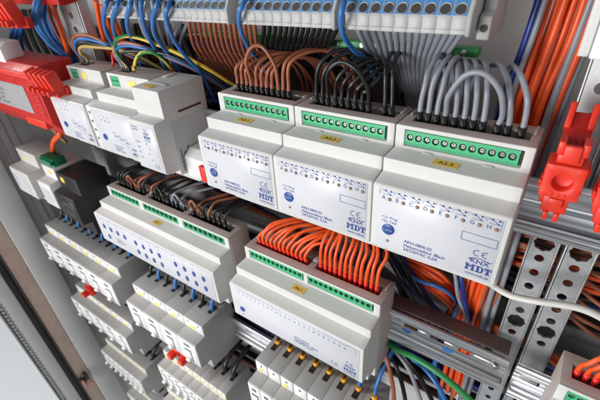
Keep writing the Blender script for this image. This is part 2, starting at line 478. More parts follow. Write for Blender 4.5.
# ---- A6.1: eight-module actuator with orange wires
t = thing('heating_actuator', 'wide white actuator tagged A6.1, twenty-four orange wires fanning from its top', 'actuator', (0, 0, -151.4))
bus_housing(143.4, [(5.5, 69.5), (73.8, 137.8)], [(6, 68.5), (75, 137.5)]).build('housing', M_housing, t, bevel=0.5)
lb = MB(); lb.box(3.2, 140.2, -0.25, 0.2, -20.0, 20.3); lab = lb.build('front_label', M_label, t, bevel=0.1, seg=1)
mb = MB()
mb.line(8, 19.3, 8, 17.6, .25); mb.line(137, 19.3, 137, 14, .25); mb.line(128, 19.3, 137, 19.3, .25)
for i in range(24):
    x = 12.0+5.0*i
    mb.text(str(i+1), x, 13.0, 2.5, align='CENTER', bold=0.06)
    mb.line(x-1.3, 18.4, x+0.9, 16.6, .28); mb.disc(x-1.3, 18.5, .4); mb.disc(x+1.1, 18.5, .4); mb.line(x+1.1, 18.5, x+2.6, 18.5, .22)
for k, s in enumerate(('AKH-2400.02', 'Heizungsaktor 24fach', '24/230VAC 0,5A')): mb.text(s, 75, -7.6-2.8*k, 2.9, bold=0.07)
logos(mb, 132.0, -3.5, 0.85)
mb.arc(115.5, -13.6, 1.7, .5, 60, 300); mb.arc(119.6, -13.6, 1.7, .5, 60, 300); mb.rect(118.0, 119.6, -13.85, -13.35)
for v in mb.bm.verts: v.co.y -= 0.2
printed(lab, mb)
b = MB(); b.cyl((12.5, -0.2, -8.0), (0,-1,0), 3.0, 0.6, 32); b.dome((12.5, -0.8, -8.0), (0,-1,0), 3.0, 32, 3, 0.12); b.build('program_button', M_bluebtn, t, flip=False)
d = MB(); d.dome((12.5, -0.2, -15.5), (0,-1,0), 0.9, 12, 4, 0.8); d.build('program_led', M_led, t, flip=False)
terminal(t, 5.5, 69.5, 12, False); terminal(t, 73.8, 137.8, 12, False)
sl = MB(); sl.box(6.4, 68.1, 37.2, 47.3, 38.9, 39.6); sl.box(75.4, 137.1, 37.2, 47.3, 38.9, 39.6); sl.build('slot_floor', M_green_d, t)
cl = MB(); cl.box(69.2, 74.2, 44, 56, 46.8, 48.2); cl.box(2, 3.2, 44, 56, 46.8, 47.9); cl.box(139.6, 140.8, 44, 56, 46.8, 47.9)
cl.build('cover_latch', M_housing, t, bevel=.25, seg=1, split=True)
sticker(t, 'A6.1', 69.5, 19.5, 32.95)

# ---- A5.1: twelve-module switching actuator with blue keys
t = thing('switching_actuator', 'wide white switching actuator tagged A5.1 with rows of oval blue keys', 'actuator', (-237.2, 0, -151.4))
bl = [(5.5, 66.0), (73.0, 137.0), (145.0, 209.0)]
bus_housing(215.2, bl, bl).build('housing', M_housing, t, bevel=0.5)
lb = MB(); lb.box(3.2, 212, -0.25, 0.2, -20.0, 20.3); lab = lb.build('front_label', M_label, t, bevel=0.1, seg=1)
def key(x, z):
    k = MB(); k.cyl((0,0,0), (0,-1,0), 2.9, 0.5, 24); k.dome((0,-0.5,0), (0,-1,0), 2.9, 24, 3, 0.15)
    k.xform(Matrix.Diagonal((0.85, 1, 1.3, 1))); k.xform(Matrix.Translation((x, -0.2, z))); k.build('blue_key', M_bluebtn, t, flip=False)
mb = MB()
for x0 in (16, 82, 154):
    for i in range(4):
        x = x0+14.7*i
        key(x, 6.0)
        if x0 > 20: key(x, -8.0)
        mb.text('ABCDEFGHIJKL'[{16:0,82:4,154:8}[x0]+i], x, 12.5, 2.6, align='CENTER', bold=0.03); mb.line(x-3, 17.5, x+3, 18.5, .25)
        mb.disc(x-3, 17.5, .4)
key(20, -9.0)
for k, s in enumerate(('AKS-2016.02', 'Schaltaktor 20fach', '230VAC 16A')): mb.text(s, 36, -6.5-2.7*k, 2.6, bold=0.03)
mb.line(5, 19.3, 210, 19.3, .2)
for v in mb.bm.verts: v.co.y -= 0.2
printed(lab, mb)
for a, b_ in bl: terminal(t, a, b_, 8, False)
sl = MB()
for a, b_ in bl: sl.box(a+.4, b_-.4, 37.2, 47.3, 38.9, 39.6)
sl.build('slot_floor', M_dark, t)
cl = MB()
for x in (69.5, 141.0): cl.box(x-2.4, x+2.4, 44, 56, 46.8, 48.2)
cl.build('cover_latch', M_housing, t, bevel=.25, seg=1, split=True)
sticker(t, 'A5.1', 108, 19.5, 32.95)

# ---- partial module at the lower right edge
t = thing('heating_actuator', 'white actuator cut off by the lower right edge, orange wires entering its top', 'actuator', (264.5, 0, -151.4))
bus_housing(71.3, [(5.5, 66.8)], [(6, 67)]).build('housing', M_housing, t, bevel=0.5)
lb = MB(); lb.box(3.2, 68.8, -0.25, 0.2, -20, 20.3); lb.build('front_label', M_label, t, bevel=.1, seg=1)
terminal(t, 5.5, 66.8, 12); sl = MB(); sl.box(6.4, 66.6, 37.2, 47.3, 38.9, 39.6); sl.build('slot_floor', M_green_d, t)
M_part = t

# ---- upper left: bus supply modules and a deep line coupler
def supply(label, x, w):
    t = thing('bus_power_supply', label, 'power supply', (x, 0, 0), 'bus supply modules at the upper left')
    bus_housing(w, [(5, 19)], [(5, 24)]).build('housing', M_housing, t, bevel=.5)
    lb = MB(); lb.box(2.8, w-2.8, -.25, .2, -20, 20.3); lab = lb.build('front_label', M_label, t, bevel=.1, seg=1)
    mb = MB()
    for i in range(3):
        mb.text('LED'[i], 16+6*i, 14.5, 2.4, bold=.02); mb.disc(17+6*i, 11.5, .8)
    for k in range(3):
        mb.frame(30+8*k, 34+8*k, -2-2*k, 2-2*k, .35); mb.line(34+8*k, -1-2*k, 38+8*k, -2-2*k, .3)
        mb.arc(34+8*k, -4-2*k, 2.6, .35, 20, 300)
    for k in range(3): mb.text(('Busspannungs-', 'versorgung', '29VDC 640mA')[k], 26, -13.0-2.5*k, 2.4, bold=.02)
    mb.text('KNX', 58, -12, 3.4, align='CENTER', bold=.06); mb.text('MDT', 58, -17, 4.0, align='CENTER', bold=.12)
    for v in mb.bm.verts: v.co.y -= .2
    printed(lab, mb)
    k = MB(); k.cyl((14, -.2, -6), (0,-1,0), 3.2, .6, 24); k.build('program_button', M_bluebtn, t, flip=False)
    terminal(t, 5, 19, 4, False)
    sl = MB(); sl.box(5.4, 23.6, 37.2, 47.3, 38.9, 39.6); sl.build('slot_floor', M_dark, t)
    return t
t1 = supply('left bus power supply in the upper row, beside the red combs', -225.0, 64.0); sticker(t1, '', 31, 27.1, 39.6, 9, 6.5, M_yel, flat=False)
t2 = supply('second bus power supply in the upper row, just left of the deep coupler', -151.0, 66.0); sticker(t2, '', 40, 27.1, 39.6, 11, 6.5, M_yel, flat=False)
t = thing('spacer_strip', 'narrow white perforated strip between the two bus power supplies', 'cover strip', (-160.4, 0, 0))
MB().prof([(2.0,-21),(2.0,21),(12,24),(56,24),(56,-24),(12,-24)], 0, 8.8).build('strip_body', M_white, t, bevel=.4)
b = MB()
for z in (15, 6, -3, -12): b.disc(4.4, z, 1.5, y=1.9)
b.build('screw_hole', M_dark, t, flip='front')
# deep coupler: tall upper box with its own front, stepped lower front
t = thing('line_coupler', 'deep white line coupler with KNX and MDT logos and a QR-sized side label', 'coupler', (-85.0, 0, 0))
t['label'] = 'deep white bus coupler with logo front and grey printed label on its right side'
pf = [(9, 46), (57, 47), (57, -47), (30, -47), (30, -34), (12, -31), (12, -26), (-1.5, -24.5), (-3, -23), (-3, 20.5), (-1.5, 22), (9, 23)]
MB().prof(pf, 0, 36.0).build('housing', M_housing, t, bevel=.55)
lb = MB(); lb.box(2, 34, -3.25, -2.8, -22, 19.5); lab = lb.build('front_label', M_label, t, bevel=.1, seg=1)
mb = MB()
for k in range(2): mb.text(('IP Interface', 'SCN-IP000')[k], 3.5, 16.2-2.6*k, 2.0, bold=.02)
logos(mb, 23, 15.5, .62)
for k, s in enumerate(('Power', 'LAN', 'Bus', 'Prog')): mb.text(s, 5, 2-5*k, 2.2, bold=.02); mb.disc(20+2*(k%2), 2.8-5*k, .7)
mb.arc(25, -18, 1.6, .5, 60, 300); mb.arc(29, -18, 1.6, .5, 60, 300); mb.rect(27.6, 29, -18.2, -17.8)
for v in mb.bm.verts: v.co.y -= 3.2
printed(lab, mb)
sd = MB(); sd.box(35.9, 36.25, 14, 52, -30, 19); sl_ = sd.build('side_label', mat('grey_side_label', (.52,.52,.52), .5), t)
tb = MB()
for k, s in enumerate(('KNX-IP Interface', 'SCN-IP000.02', '21-32VDC 10mA', 'IP20  0..45C')):
    fn = lambda a, b, k=k: (36.4, 18+4.2*k-b, -28+a)
    tb.text(s, 0, 0, 3.0, bold=.03, fn=fn)
tb.build('lettering', M_ink, sl_, flip=None)
rc = MB(); rc.box(6, 36.3, 24, 50, 24.2, 26.0); rc.build('cable_recess', mat('dark_red_recess', (.10,.02,.018), .5), t)
td = MB(); td.box(4, 30, 22, 26, 46.8, 47.5); td.box(3, 9, 40, 54, 46.6, 47.6); td.build('cover_latch', M_housing, t, bevel=.25, seg=1, split=True)
sticker(t, '', 16, 16, 46.9, 11, 6, M_tag)
# small piece filling the gap to A2.1
t = thing('end_clamp', 'small white end clamp with red latch between coupler and actuator A2.1', 'clamp', (-47, 0, 0))
MB().prof([(18,-34),(18,-14),(26,-8),(57,-8),(57,-42),(26,-42)], 0, 30).build('clamp_body', M_white, t, bevel=.6)
MB().box(21, 28, 14.5, 18.2, -32, -17).build('latch', M_red, t, bevel=.5)

# ------------------------------------------------------------------ left end of the second row
def din_prof(yf=0, yb=14, zf=22.5, zt=45):
    return [(yb, zf+2), (yb, zt), (58, zt), (58, -zt), (yb, -zt), (yb, -zf-2), (yf+1.2, -zf), (yf, -zf+1.2), (yf, zf-1.2), (yf+1.2, zf)]
t = thing('timer_relay', 'black relay module with yellow sticker at the left of the second row', 'relay', (-341, 0, -150))
MB().prof(din_prof(0, 13, 20, 46), 0, 53).build('housing', M_black, t, bevel=.8)
b = MB(); b.box(5, 48, -.3, .2, -17, 17); pn = b.build('front_panel', M_black, t, bevel=.2, seg=1)
tb = MB(); tb.text('Lasttrennung', 26, 8, 3, align='CENTER', y=-.4); tb.text('24V DC', 26, -6, 3.2, align='CENTER', y=-.4); tb.frame(12, 40, -10, 5, .4, y=-.4)
tb.build('lettering', mat('grey_print', (.30,.30,.30), .5), pn, flip='front')
sticker(t, '', 13, 12.95, 36, 9, 8, M_yel, flat=False)
t = thing('surge_module', 'white module with green plug terminal between grey module and black relay', 'module', (-384, 0, -143))
MB().prof(din_prof(0, 14, 20, 40), 0, 36).build('housing', M_white, t, bevel=.8)
b = MB(); b.box(2, 34, 18, 36, 40.1, 52); b.box(2, 34, 14, 20, 44, 50)
for i in range(4): b.box(4+8*i, 9+8*i, 15.5, 30, 52, 53.5)
b.build('plug_terminal', mat('green_plug', (.02,.25,.11), .4), t, bevel=.4)
sticker(t, '', 20, 13.95, 32, 9, 6, M_yel, flat=False)
b = MB(); b.box(4, 32, -.3, .1, -15, 10); b.build('front_label', M_housing, t)
t = thing('grey_module', 'light grey module with small yellow sticker, leftmost of the second row', 'module', (-478, 0, -146))
MB().prof(din_prof(0, 20, 22, 46), 0, 62).build('housing', M_housing, t, bevel=.8)
b = MB(); b.box(5, 50, -.3, .2, -17, 15); lab = b.build('front_label', M_label, t)
tb = MB()
for k in range(5): tb.text('24V 1,25A IN OUT LN'.split()[k], 8, 9-5*k, 3.6, y=-.4, bold=.03)
printed(lab, tb)
sticker(t, '', 24, 19.95, 33, 8, 6, M_yel, flat=False)

# ------------------------------------------------------------------ circuit breakers
def make_breaker(w, mark=True, two=True, strip=False):
    """breaker of width w: stepped body, toggle in a window, label, wire entries on top"""
    t = thing('circuit_breaker', '', 'circuit breaker')  # w = module width
    prof = [(6, 23.5), (6, 42), (58, 42), (58, -42), (6, -42), (6, -23.5), (-10, -22.5), (-11, -21.5), (-11, 21.5), (-10, 22.5)]
    rec = {'a': (1, [])}
    g = 0.12
    MB().prof([(p, q) for p, q in prof], g, w-g).build('housing', M_mcb, t, bevel=.35)
    fb = MB()
    fb.box(g+.5, w-g-.5, 5.4, 6.2, 24.0, 41.4); fb.build('terminal_cover', M_white, t, bevel=.3, seg=1)
    fb = MB(); fb.box(g+.4, w-g-.4, -11.5, -10.8, -21.0, 21.0); fp = fb.build('front_plate', M_white, t, bevel=.3, seg=1)
    # screw access holes in the cover and wire entries on top
    hb = MB(); n = 2 if w > 20 else 1
    for i in range(n): hb.disc(w*(i+.5)/n, 36.5, 1.6, y=5.35)
    hb.build('screw_hole', M_dark, t, flip='front')
    eb = MB()
    for i in range(n):
        x = w*(i+.5)/n
        eb.face([(x-3.2, 26, 42.1), (x+3.2, 26, 42.1), (x+3.2, 40, 42.1), (x-3.2, 40, 42.1)])
    for f in eb.bm.faces: f.normal_update()
    eb.build('wire_entry', M_dark, t, flip=None)
    if strip:
        sb = MB(); sb.box(.3, w-.3, 4.9, 5.38, 30.0, 34.0); sb.build('label_strip', M_pale, t)
    else:
        sb = MB(); sb.box(w*.28, w*.56, 4.9, 5.38, 26.5, 32.0); sb.build('label_strip', M_yel, t)
    # indicator window and toggle
    wb = MB(); ww = min(7.0, w*.35); xc = w*.5
    ww2 = min(11, w*.36); wb.box(xc-ww2/2, xc+ww2/2, -11.8, -11.4, 11.5, 16.0); wb.build('indicator_window', M_frame_d2, t)
    if w > 20:
        tb = MB(); tb.text('C16', w*.26, 1.5, 3.2, y=-11.6, align='CENTER'); tb.line(w*.12, -1, w*.42, -1, .4, y=-11.6); tb.frame(w*.64, w*.9, -16, 6, .35, y=-11.6)
        tb.build('lettering', mat('grey_print2', (.20,.22,.26), .5), fp, flip='front')
    tb_ = MB(); tb_.box(xc-ww*.80, xc+ww*.80, -11.75, -11.45, -18.5, 5.0); tb_.build('toggle_slot', M_slot, t)
    kb = MB()
    kb.box(xc-ww*.62, xc+ww*.62, -12.6, -11.3, -16, 2)
    kb.box(xc-ww*.5, xc+ww*.5, -16.8, -12.4, -15.5, -11.0, rot=Matrix.Rotation(.45, 3, 'X'))
    kb.build('toggle', M_white, t, bevel=.7)
    return t
M_slot = mat('slot_grey', (.10,.105,.11), .5)
M_mcb = mat('breaker_grey', (.42,.415,.405), .5, bump=.2, bscale=2500, var=.03)
M_frame_d2 = mat('slate_window', (.07,.085,.10), .35)
br = {}
def bank(key, w, n, x0, y0, zc, where, group, strip=False, wires=None):
    if key not in br: br[key] = make_breaker(w, strip=strip); first = True
    else: first = False
    out = []
    for i in range(n):
        o = br[key] if first and i == 0 else dup(br[key], (0,0,0))
        o.location = Vector((x0+w*i, y0, zc))*S
        o['label'] = f'{ORD[i]} breaker from left {where}'; o['group'] = group
        out.append(o)
    return out
bank('r36', 36.4, 6, -470, 0, -280, 'in the left bank below the black relay', 'left bank of breakers in the third row')
bank('r36', 36.4, 4, -224, 0, -295, 'in the bank below the blue-keyed actuator', 'middle bank of breakers in the third row')
bank('r36s', 36.5, 6, 11, 0, -291, 'in the bank with orange ferrules at bottom centre', 'right bank of breakers in the third row') if False else None
# right bank: single modules with orange ferrules
b18 = None
for i in range(8):
    if b18 is None: b18 = make_breaker(17.6); o = b18
    else: o = dup(b18, (0,0,0), skip=() if i == 2 else ('label_strip',))
    o.location = Vector((9+17.6*i, 0, -293))*S
    o['label'] = f'{ORD[i]} narrow breaker from the left in the bank with orange ferrules'; o['group'] = 'narrow breakers with orange ferrules'
bank('r36', 36.4, 5, -474, 0, -428, 'in the fourth row at the left frame', 'left breakers in the fourth row')
bank('s18', 17.6, 8, -210, 0, -436, 'with the long yellow strip in the fourth row', 'yellow-stripped breakers in the fourth row', strip=True)
bank('s18', 17.6, 8, -462, 0, -583, 'in the yellow-stripped fifth row at left', 'left yellow-stripped breakers in the fifth row', strip=True)
bank('s18', 17.6, 8, -256, 0, -583, 'in the yellow-stripped fifth row at bottom edge', 'bottom yellow-stripped breakers in the fifth row', strip=True)
bank('s18', 17.6, 8, -440, 0, -725, 'with the yellow strip in the lowest row', 'yellow-stripped breakers in the lowest row', strip=True)

# ------------------------------------------------------------------ rails and perforated strips
def rail(label, x0, x1, zc, slots, yf=51.5, film=(), fl=3.5):
    t = thing('mounting_rail', label, 'rail', (0, 0, zc), 'steel mounting rails')
    mb = MB(); T = 1.2
    mb.box(x0, x1, yf+6.3, yf+7.5, -12.5, -2.2); mb.box(x0, x1, yf+6.3, yf+7.5, 2.2, 12.5)     # web round the slots
    xs = [x0] + sorted([c for s in slots for c in s]) + [x1]
    for a, b in zip(xs[0::2], xs[1::2]): mb.box(a, b, yf+6.3, yf+7.5, -2.2, 2.2)
    for s in (1, -1):
        z0, z1 = sorted((s*12.5, s*13.7)); mb.box(x0, x1, yf, yf+7.5, z0, z1)
        z0, z1 = sorted((s*13.7, s*17.5)); mb.box(x0, x1, yf, yf+1.2, z0, z1)
        z0, z1 = sorted((s*17.5, s*18.6)); mb.box(x0, x1, yf, yf+fl, z0, z1)                   # folded carrier flange
    mb.build('rail_profile', M_rail, t, bevel=.25, seg=1)
    if film:
        for fx, fz, fw in film:
            f_ = MB(); f_.disc(0, 0, 1, y=0, n=14)
            for v in f_.bm.verts: v.co.x *= fw*(1+.25*math.sin(3*v.co.z+fx)); v.co.z *= 2.6
            f_.xform(Matrix.Translation((fx, yf+6.2, fz))); f_.build('film_remnant', M_bluew, t, flip='front')
    for x in (x1-7.5,):
        sb = MB(); sb.cyl((x, yf+6.3, 0), (0,-1,0), 2.6, 1.6, 18); sb.dome((x, yf+4.7, 0), (0,-1,0), 2.6, 18, 3, .25); sb.build('screw', M_screw, t, flip=False)
    return t
rail('long steel rail behind the A6.1 actuator, ending at the perforated bars', -500, 238, -151.4, [(155,167),(178,190),(202,214)], film=[(150,7,5),(171,7.5,6),(194,-7,5),(158,-6,4)])
rail('short steel rail right of the perforated bars in the second row', 243, 420, -151.4, [(255,261),(270,282),(295,307)])
rail('steel rail behind the upper actuators and the red bracket', -500, 420, 0, [(250,262),(275,287)] )
rail('steel rail behind the third row of breakers', -500, 238, -300, [(-60,-48),(160,172)])
rail('steel rail behind the fourth row of breakers', -500, 238, -445, [(-60,-48)])
rail('steel rail behind the lowest rows of breakers', -500, 238, -590, [(-60,-48)])

t = thing('standin_strip', 'dark brown stand-in strip for the dark surface above the rail right of A6.1', 'strip', (0,0,0))  # added strip standing in for the dark surface above the rail
MB().box(-20, 236, 55.5, 70, -132.2, -130.6).build('strip_body', mat('dark_brown_standin_strip', (.095,.062,.052), .5), t, bevel=.4)
def perf_strip(name, label, x0, w, y, z0, z1, holes, flange=9, m=None, lobed=True, group='perforated steel bars'):
    """U-section bar with real holes; holes = list of (z, r, lobes)"""
    t = thing(name, label, 'bar', (0,0,0), group)
    mb = MB(); xc = x0+w/2; T = 1.6
    zs = sorted(holes); edges = [z0]
    for (za, ra, _), (zb, rb, _) in zip(zs, zs[1:]): edges.append((za+ra+zb-rb)/2)
    edges.append(z1)
    n = 48
    for (zc, r, lob), ea, eb in zip(zs, edges, edges[1:]):
        for y_ in (y, y+T):
            for k in range(n):
                q = []
                for kk in (k, k+1):
                    t_ = 2*PI*kk/n
                    rr = r*(1+.055*math.cos(8*t_)) if lob else r
                    vx, vz = math.cos(t_), math.sin(t_)
                    lim = min((w/2)/max(abs(vx),1e-6), ((eb-zc) if vz > 0 else (zc-ea))/max(abs(vz),1e-6))
                    q.append(((xc+vx*rr, y_, zc+vz*rr), (xc+vx*lim, y_, zc+vz*lim)))
                f = mb.face([q[0][0], q[0][1], q[1][1], q[1][0]])
        for k in range(n):
            q = []
            for kk in (k, k+1):
                t_ = 2*PI*kk/n; rr = r*(1+.055*math.cos(8*t_)) if lob else r
                q.append((xc+math.cos(t_)*rr, zc+math.sin(t_)*rr))
            mb.face([(q[0][0], y, q[0][1]), (q[1][0], y, q[1][1]), (q[1][0], y+T, q[1][1]), (q[0][0], y+T, q[0][1])])
        # corner triangles left by the angular fan
        for sx in (1, -1):
            for ez, up_ in ((eb, 1), (ea, -1)):
                a = math.atan2(abs(ez-zc), w/2)
                k = int(a/(2*PI/n)); t0, t1 = k*2*PI/n, (k+1)*2*PI/n
                def lim(t_):
                    vx, vz = math.cos(t_), math.sin(t_); l = min((w/2)/max(abs(vx),1e-6), abs(ez-zc)/max(abs(vz),1e-6)); return vx*l, vz*l
                (ax, az), (bx, bz) = lim(t0), lim(t1)
                for y_ in (y, y+T):
                    mb.face([(xc+sx*ax, y_, zc+up_*az), (xc+sx*w/2, y_, ez), (xc+sx*bx, y_, zc+up_*bz)])
    bmesh.ops.remove_doubles(mb.bm, verts=mb.bm.verts, dist=.01)
    bo = mb.build('bar_face', m or M_zinc, t, flip='front')
    fb = MB()
    for xa, xb in ((x0-1.5, x0), (x0+w, x0+w+1.5)): fb.box(xa, xb, y+.6, y+flange, z0, z1)
    fb.build('bar_flange', m or M_zinc, t, bevel=.5)
    return t

BARH = [(65,3.2,False),(50,2.4,False),(37,2.4,False),(12,2.4,False),(-12,2.4,False),(-25,2.4,False),(-37.5,5.9,True),(-50,2.9,False),(-63,2.9,False),(-76,2.9,False),(-88.5,2.9,False),(-101,2.9,False),(-113,5.9,True),(-126,2.9,False),
        (-178,2.4,False),(-190,2.6,False),(-203,2.4,False),(-216,2.4,False),(-230,5,True),(-250,2.4,False)]
perf_strip('perforated_bar', 'left perforated steel bar below the red bracket, beside the white actuator', 226.5, 14.6, 75, -420, 84, BARH, 14)
perf_strip('perforated_bar', 'right perforated steel bar, crossed by the white cable near the right edge', 246.6, 14.6, 75, -420, 30, [h for h in BARH if h[0] < 20], 14)
LB = [(160-14*k, 2.6, False) for k in range(14)]
perf_strip('perforated_bar', 'bright perforated steel bar beside the orange cable at upper left', -262, 36, 60, -60, 190, [(z, 3.6, False) for z, _, _ in LB], 12)
perf_strip('perforated_bar', 'second perforated steel bar at upper left, in shade behind the wires', -232, 20, 95, -60, 190, LB, 12)

# ------------------------------------------------------------------ red wire brackets
def bracket(label, loc, rot=None, mirror=False):
    t = thing('wire_bracket', label, 'bracket', loc, 'red plastic wire brackets', rot)
    mb = MB()
    # sloping back web from the clip at the top to the ring block
    pw = [(44, 56), (49, 52), (26, 34), (16, 34), (16, 42)]
    mb.prof(pw, 2.0, 13.0)
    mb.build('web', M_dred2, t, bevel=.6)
    b = MB()
    b.box(1.2, 4.0, 36, 47, 47, 60, rot=Matrix.Rotation(-.6,3,'X')); b.box(10.6, 13.4, 36, 47, 47, 60, rot=Matrix.Rotation(-.6,3,'X'))
    b.box(4.0, 10.6, 41, 47, 46, 54, rot=Matrix.Rotation(-.6,3,'X'))
    b.build('clip_fork', M_red, t, bevel=.7)
    # ring block with a real round hole
    r = MB(); n = 32; yc0, yc1 = 10.0, 24.0; cx, cz, rad = 7.5, 33.0, 4.3
    hw, hh = 8.0, 8.5
    def sq(t_):
        vx, vz = math.cos(t_), math.sin(t_); l = min(hw/max(abs(vx),1e-6), hh/max(abs(vz),1e-6))
        return cx+vx*l, cz+vz*l
    ang = [2*PI*k/n for k in range(n)] + [math.atan2(a*hh, b_*hw) % (2*PI) for a in (1,-1) for b_ in (1,-1)]
    ang = sorted(set(round(a, 6) for a in ang))
    for k in range(len(ang)):
        a, b_ = ang[k], ang[(k+1) % len(ang)]
        q = [(cx+math.cos(x)*rad, cz+math.sin(x)*rad) for x in (a, b_)]; o = [sq(a), sq(b_)]
        r.face([(q[0][0],yc0,q[0][1]),(o[0][0],yc0,o[0][1]),(o[1][0],yc0,o[1][1]),(q[1][0],yc0,q[1][1])])
        r.face([(q[0][0],yc1,q[0][1]),(q[1][0],yc1,q[1][1]),(o[1][0],yc1,o[1][1]),(o[0][0],yc1,o[0][1])])
        r.face([(o[0][0],yc0,o[0][1]),(o[0][0],yc1,o[0][1]),(o[1][0],yc1,o[1][1]),(o[1][0],yc0,o[1][1])])
        r.face([(q[0][0],yc0,q[0][1]),(q[1][0],yc0,q[1][1]),(q[1][0],yc0+5,q[1][1]),(q[0][0],yc0+5,q[0][1])])
    r.face([(cx+math.cos(a)*rad, yc0+5, cz+math.sin(a)*rad) for a in ang])
    bmesh.ops.remove_doubles(r.bm, verts=r.bm.verts, dist=.01)
    r.build('ring_block', M_red, t, bevel=.35)
    u = MB(); u.box(2.5, 12.5, 12, 25, 41.7, 46); u.box(4.2, 10.8, 10.5, 13, 43, 51); u.box(1.5, 4.2, 12, 22, 46, 52); u.box(10.8, 13.5, 12, 22, 46, 52)
    u.box(-1.5, -0.6, 13, 22, 27, 31); u.box(15.6, 16.6, 13, 22, 36, 40)
    u.box(2.2, 12.8, 12, 26, 15.5, 24.4); u.box(0.6, 2.4, 14, 24, 19, 23); u.box(4.5, 10.5, 10.2, 12.2, 19.5, 24.0); u.box(4.0, 6.4, 11.2, 24, 11, 15.6); u.box(8.6, 11.0, 11.2, 24, 11, 15.6)
    for k in range(3): u.box(4.2+2.6*k, 5.2+2.6*k, 9.5, 10.3, 25.2, 27.4)
    for sx in (-.9, 15.2): u.box(sx, sx+.7, 11, 23, 28, 29); u.box(sx, sx+.7, 11, 23, 33, 34); u.box(sx, sx+.7, 11, 23, 37, 38)
    u.build('snap_teeth', M_red, t, bevel=.32)
    rb = MB()
    for k in range(4): rb.box(3.6+2.4*k, 4.3+2.4*k, 19, 23, 36.5, 53, rot=Matrix.Rotation(-.98, 3, 'X'))
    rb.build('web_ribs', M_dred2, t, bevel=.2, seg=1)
    return t
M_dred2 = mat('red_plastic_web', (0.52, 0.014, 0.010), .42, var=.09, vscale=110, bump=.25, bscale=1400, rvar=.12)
bracket('red plastic wire bracket with round recess, right of actuator A2.3', (221.8, 9, 3.0))
bracket('red plastic wire bracket cut off by the right edge', (243.5, 9, 3))
for i, (x, z, y, l) in enumerate([(-252, 22, 0, 'red slotted wire comb above the left red housing'), (-300, 84, 8, 'red slotted wire comb at the top left corner')]):
    t = thing('wire_comb', l, 'wire comb', (x, y, z), 'red wire combs')
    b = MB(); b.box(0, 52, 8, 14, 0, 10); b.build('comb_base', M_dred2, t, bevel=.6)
    b = MB()
    for k in range(5):
        b.box(2+10.5*k, 7.5+10.5*k, -4, 8.2, 2, 26, rot=Matrix.Rotation(.25,3,'X')); b.box(3+10.5*k, 6.5+10.5*k, -9, -2, 4, 9)
    b.build('comb_teeth', M_red, t, bevel=.7)
t = thing('red_housing', 'deep red housing with grey printed plate at the left edge', 'housing', (-430, -10, 0))
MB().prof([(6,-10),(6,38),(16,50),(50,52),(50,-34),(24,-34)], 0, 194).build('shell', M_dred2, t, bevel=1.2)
b = MB(); b.box(60, 160, 5.4, 6.4, -3, 28); pl = b.build('rating_plate', mat('grey_rating_plate', (.34,.34,.35), .45), t)
tb = MB()
for k in range(5): tb.text(('Typ 2','TNS 255','L1 L2 L3','N  PE','IEC 61643')[k], 84, 21.5-5.2*k, 4.2, y=5.3, bold=.03)
tb.rect(64, 78, 2, 24, y=5.3)
tb.build('lettering', mat('plate_print', (.10,.11,.13), .5), pl, flip='front')
b = MB()
for k in range(9): b.box(172, 190, 4.9, 6.4, -4+4.4*k, -2.2+4.4*k)
b.box(8, 52, 4.9, 6.4, 4, 6); b.box(8, 52, 4.9, 6.4, 28, 30); b.build('grip_rib', M_dred2, t, bevel=.4, seg=1, split=True)
b = MB(); b.prof([(6.5,38.5),(8,42.5),(10.5,42.5),(10.5,38.5)], 20, 176); b.build('edge_bead', M_red, t, bevel=.4)
b = MB(); b.box(120, 168, 8, 20, -22, -13); b.build('latch', M_red, t, bevel=1)
t = thing('red_beam', 'dark red plastic beam along the top left edge', 'beam', (-330, 40, 103))
MB().prof([(0,0),(0,16),(30,22),(30,4),(8,-1)], 0, 110).build('beam_body', M_dred2, t, bevel=1)
t = thing('white_module', 'white module cut off by the upper left edge above the red housing', 'module', (-452, 0, 40))
MB().prof([(4,0),(4,24),(12,28),(26,28),(26,-4),(12,-4)], 0, 140).build('housing', M_white, t, bevel=.8)
b = MB()
for k in range(5): b.box(86+9*k, 92+9*k, 3.6, 4.2, 12, 16)
b.build('key_slot', M_dark, t)

# ------------------------------------------------------------------ terminal blocks along the top
def make_block():
    t = thing('terminal_block', '', 'terminal block'); w = 6.75; g = .12
    g = .05; p = [(21.0, 97.2), (18.4, 97.5), (18.4, 99.3), (19.0, 99.6), (19.0, 104.4), (18.4, 104.7), (18.0, 105.6), (24, 115.5), (32, 126), (60, 126), (60, 97.2)]
    MB().prof(p, g, w-g).build('housing', M_term, t, bevel=.12, seg=1)
    d = Vector((0, -9.9, 6.0)).normalized()          # outward normal of the sloped face
    def onface(x, s): return Vector((x, 18.0 + 6.0*s, 105.6 + 9.9*s))
    nrm = Vector((0, -.855, .518))
    for k, s in enumerate((.22, 1.0)):
        r = MB(); c = onface(w/2, s) 
        r.cyl(c, nrm, 2.8, .5, 20, 2.65, cap1=False); r.cyl(c+nrm*.5, -nrm, 2.65, .8, 20, 2.15, cap0=False, cap1=False)
        ro = r.build('entry_collar', M_collar, t, flip=None)
        h = MB(); h.cyl(c, nrm, 2.45, .14, 20); h.build('wire_hole', M_hole, ro, flip=False)
    b = MB(); q = [onface(.25, -.02), onface(w-.25, -.02), onface(w-.25, 1.9), onface(.25, 1.9)]
    b.face([v + nrm*.08 for v in q]); b.build('blue_marker', M_blk, t, flip=None)
    return t
M_collar = mat('collar_grey', (.58,.58,.57), .45)
M_term = mat('terminal_grey', (.46,.46,.455), .5, bump=.2, bscale=2500, var=.03)
M_hole = mat('terminal_hole_grey', (.045,.04,.04), .5)
M_blk = mat('blue_terminal_face', (.055,.22,.50), .45, var=.05)
tb0 = make_block(); first = True
GR = [(-106, 8, 'in the strip left of the brown wires'), (-44, 11, 'in the strip above the brown wires'), (40.0, 10, 'in the strip above the black wires'), (115, 9, 'in the strip above the grey wires')]
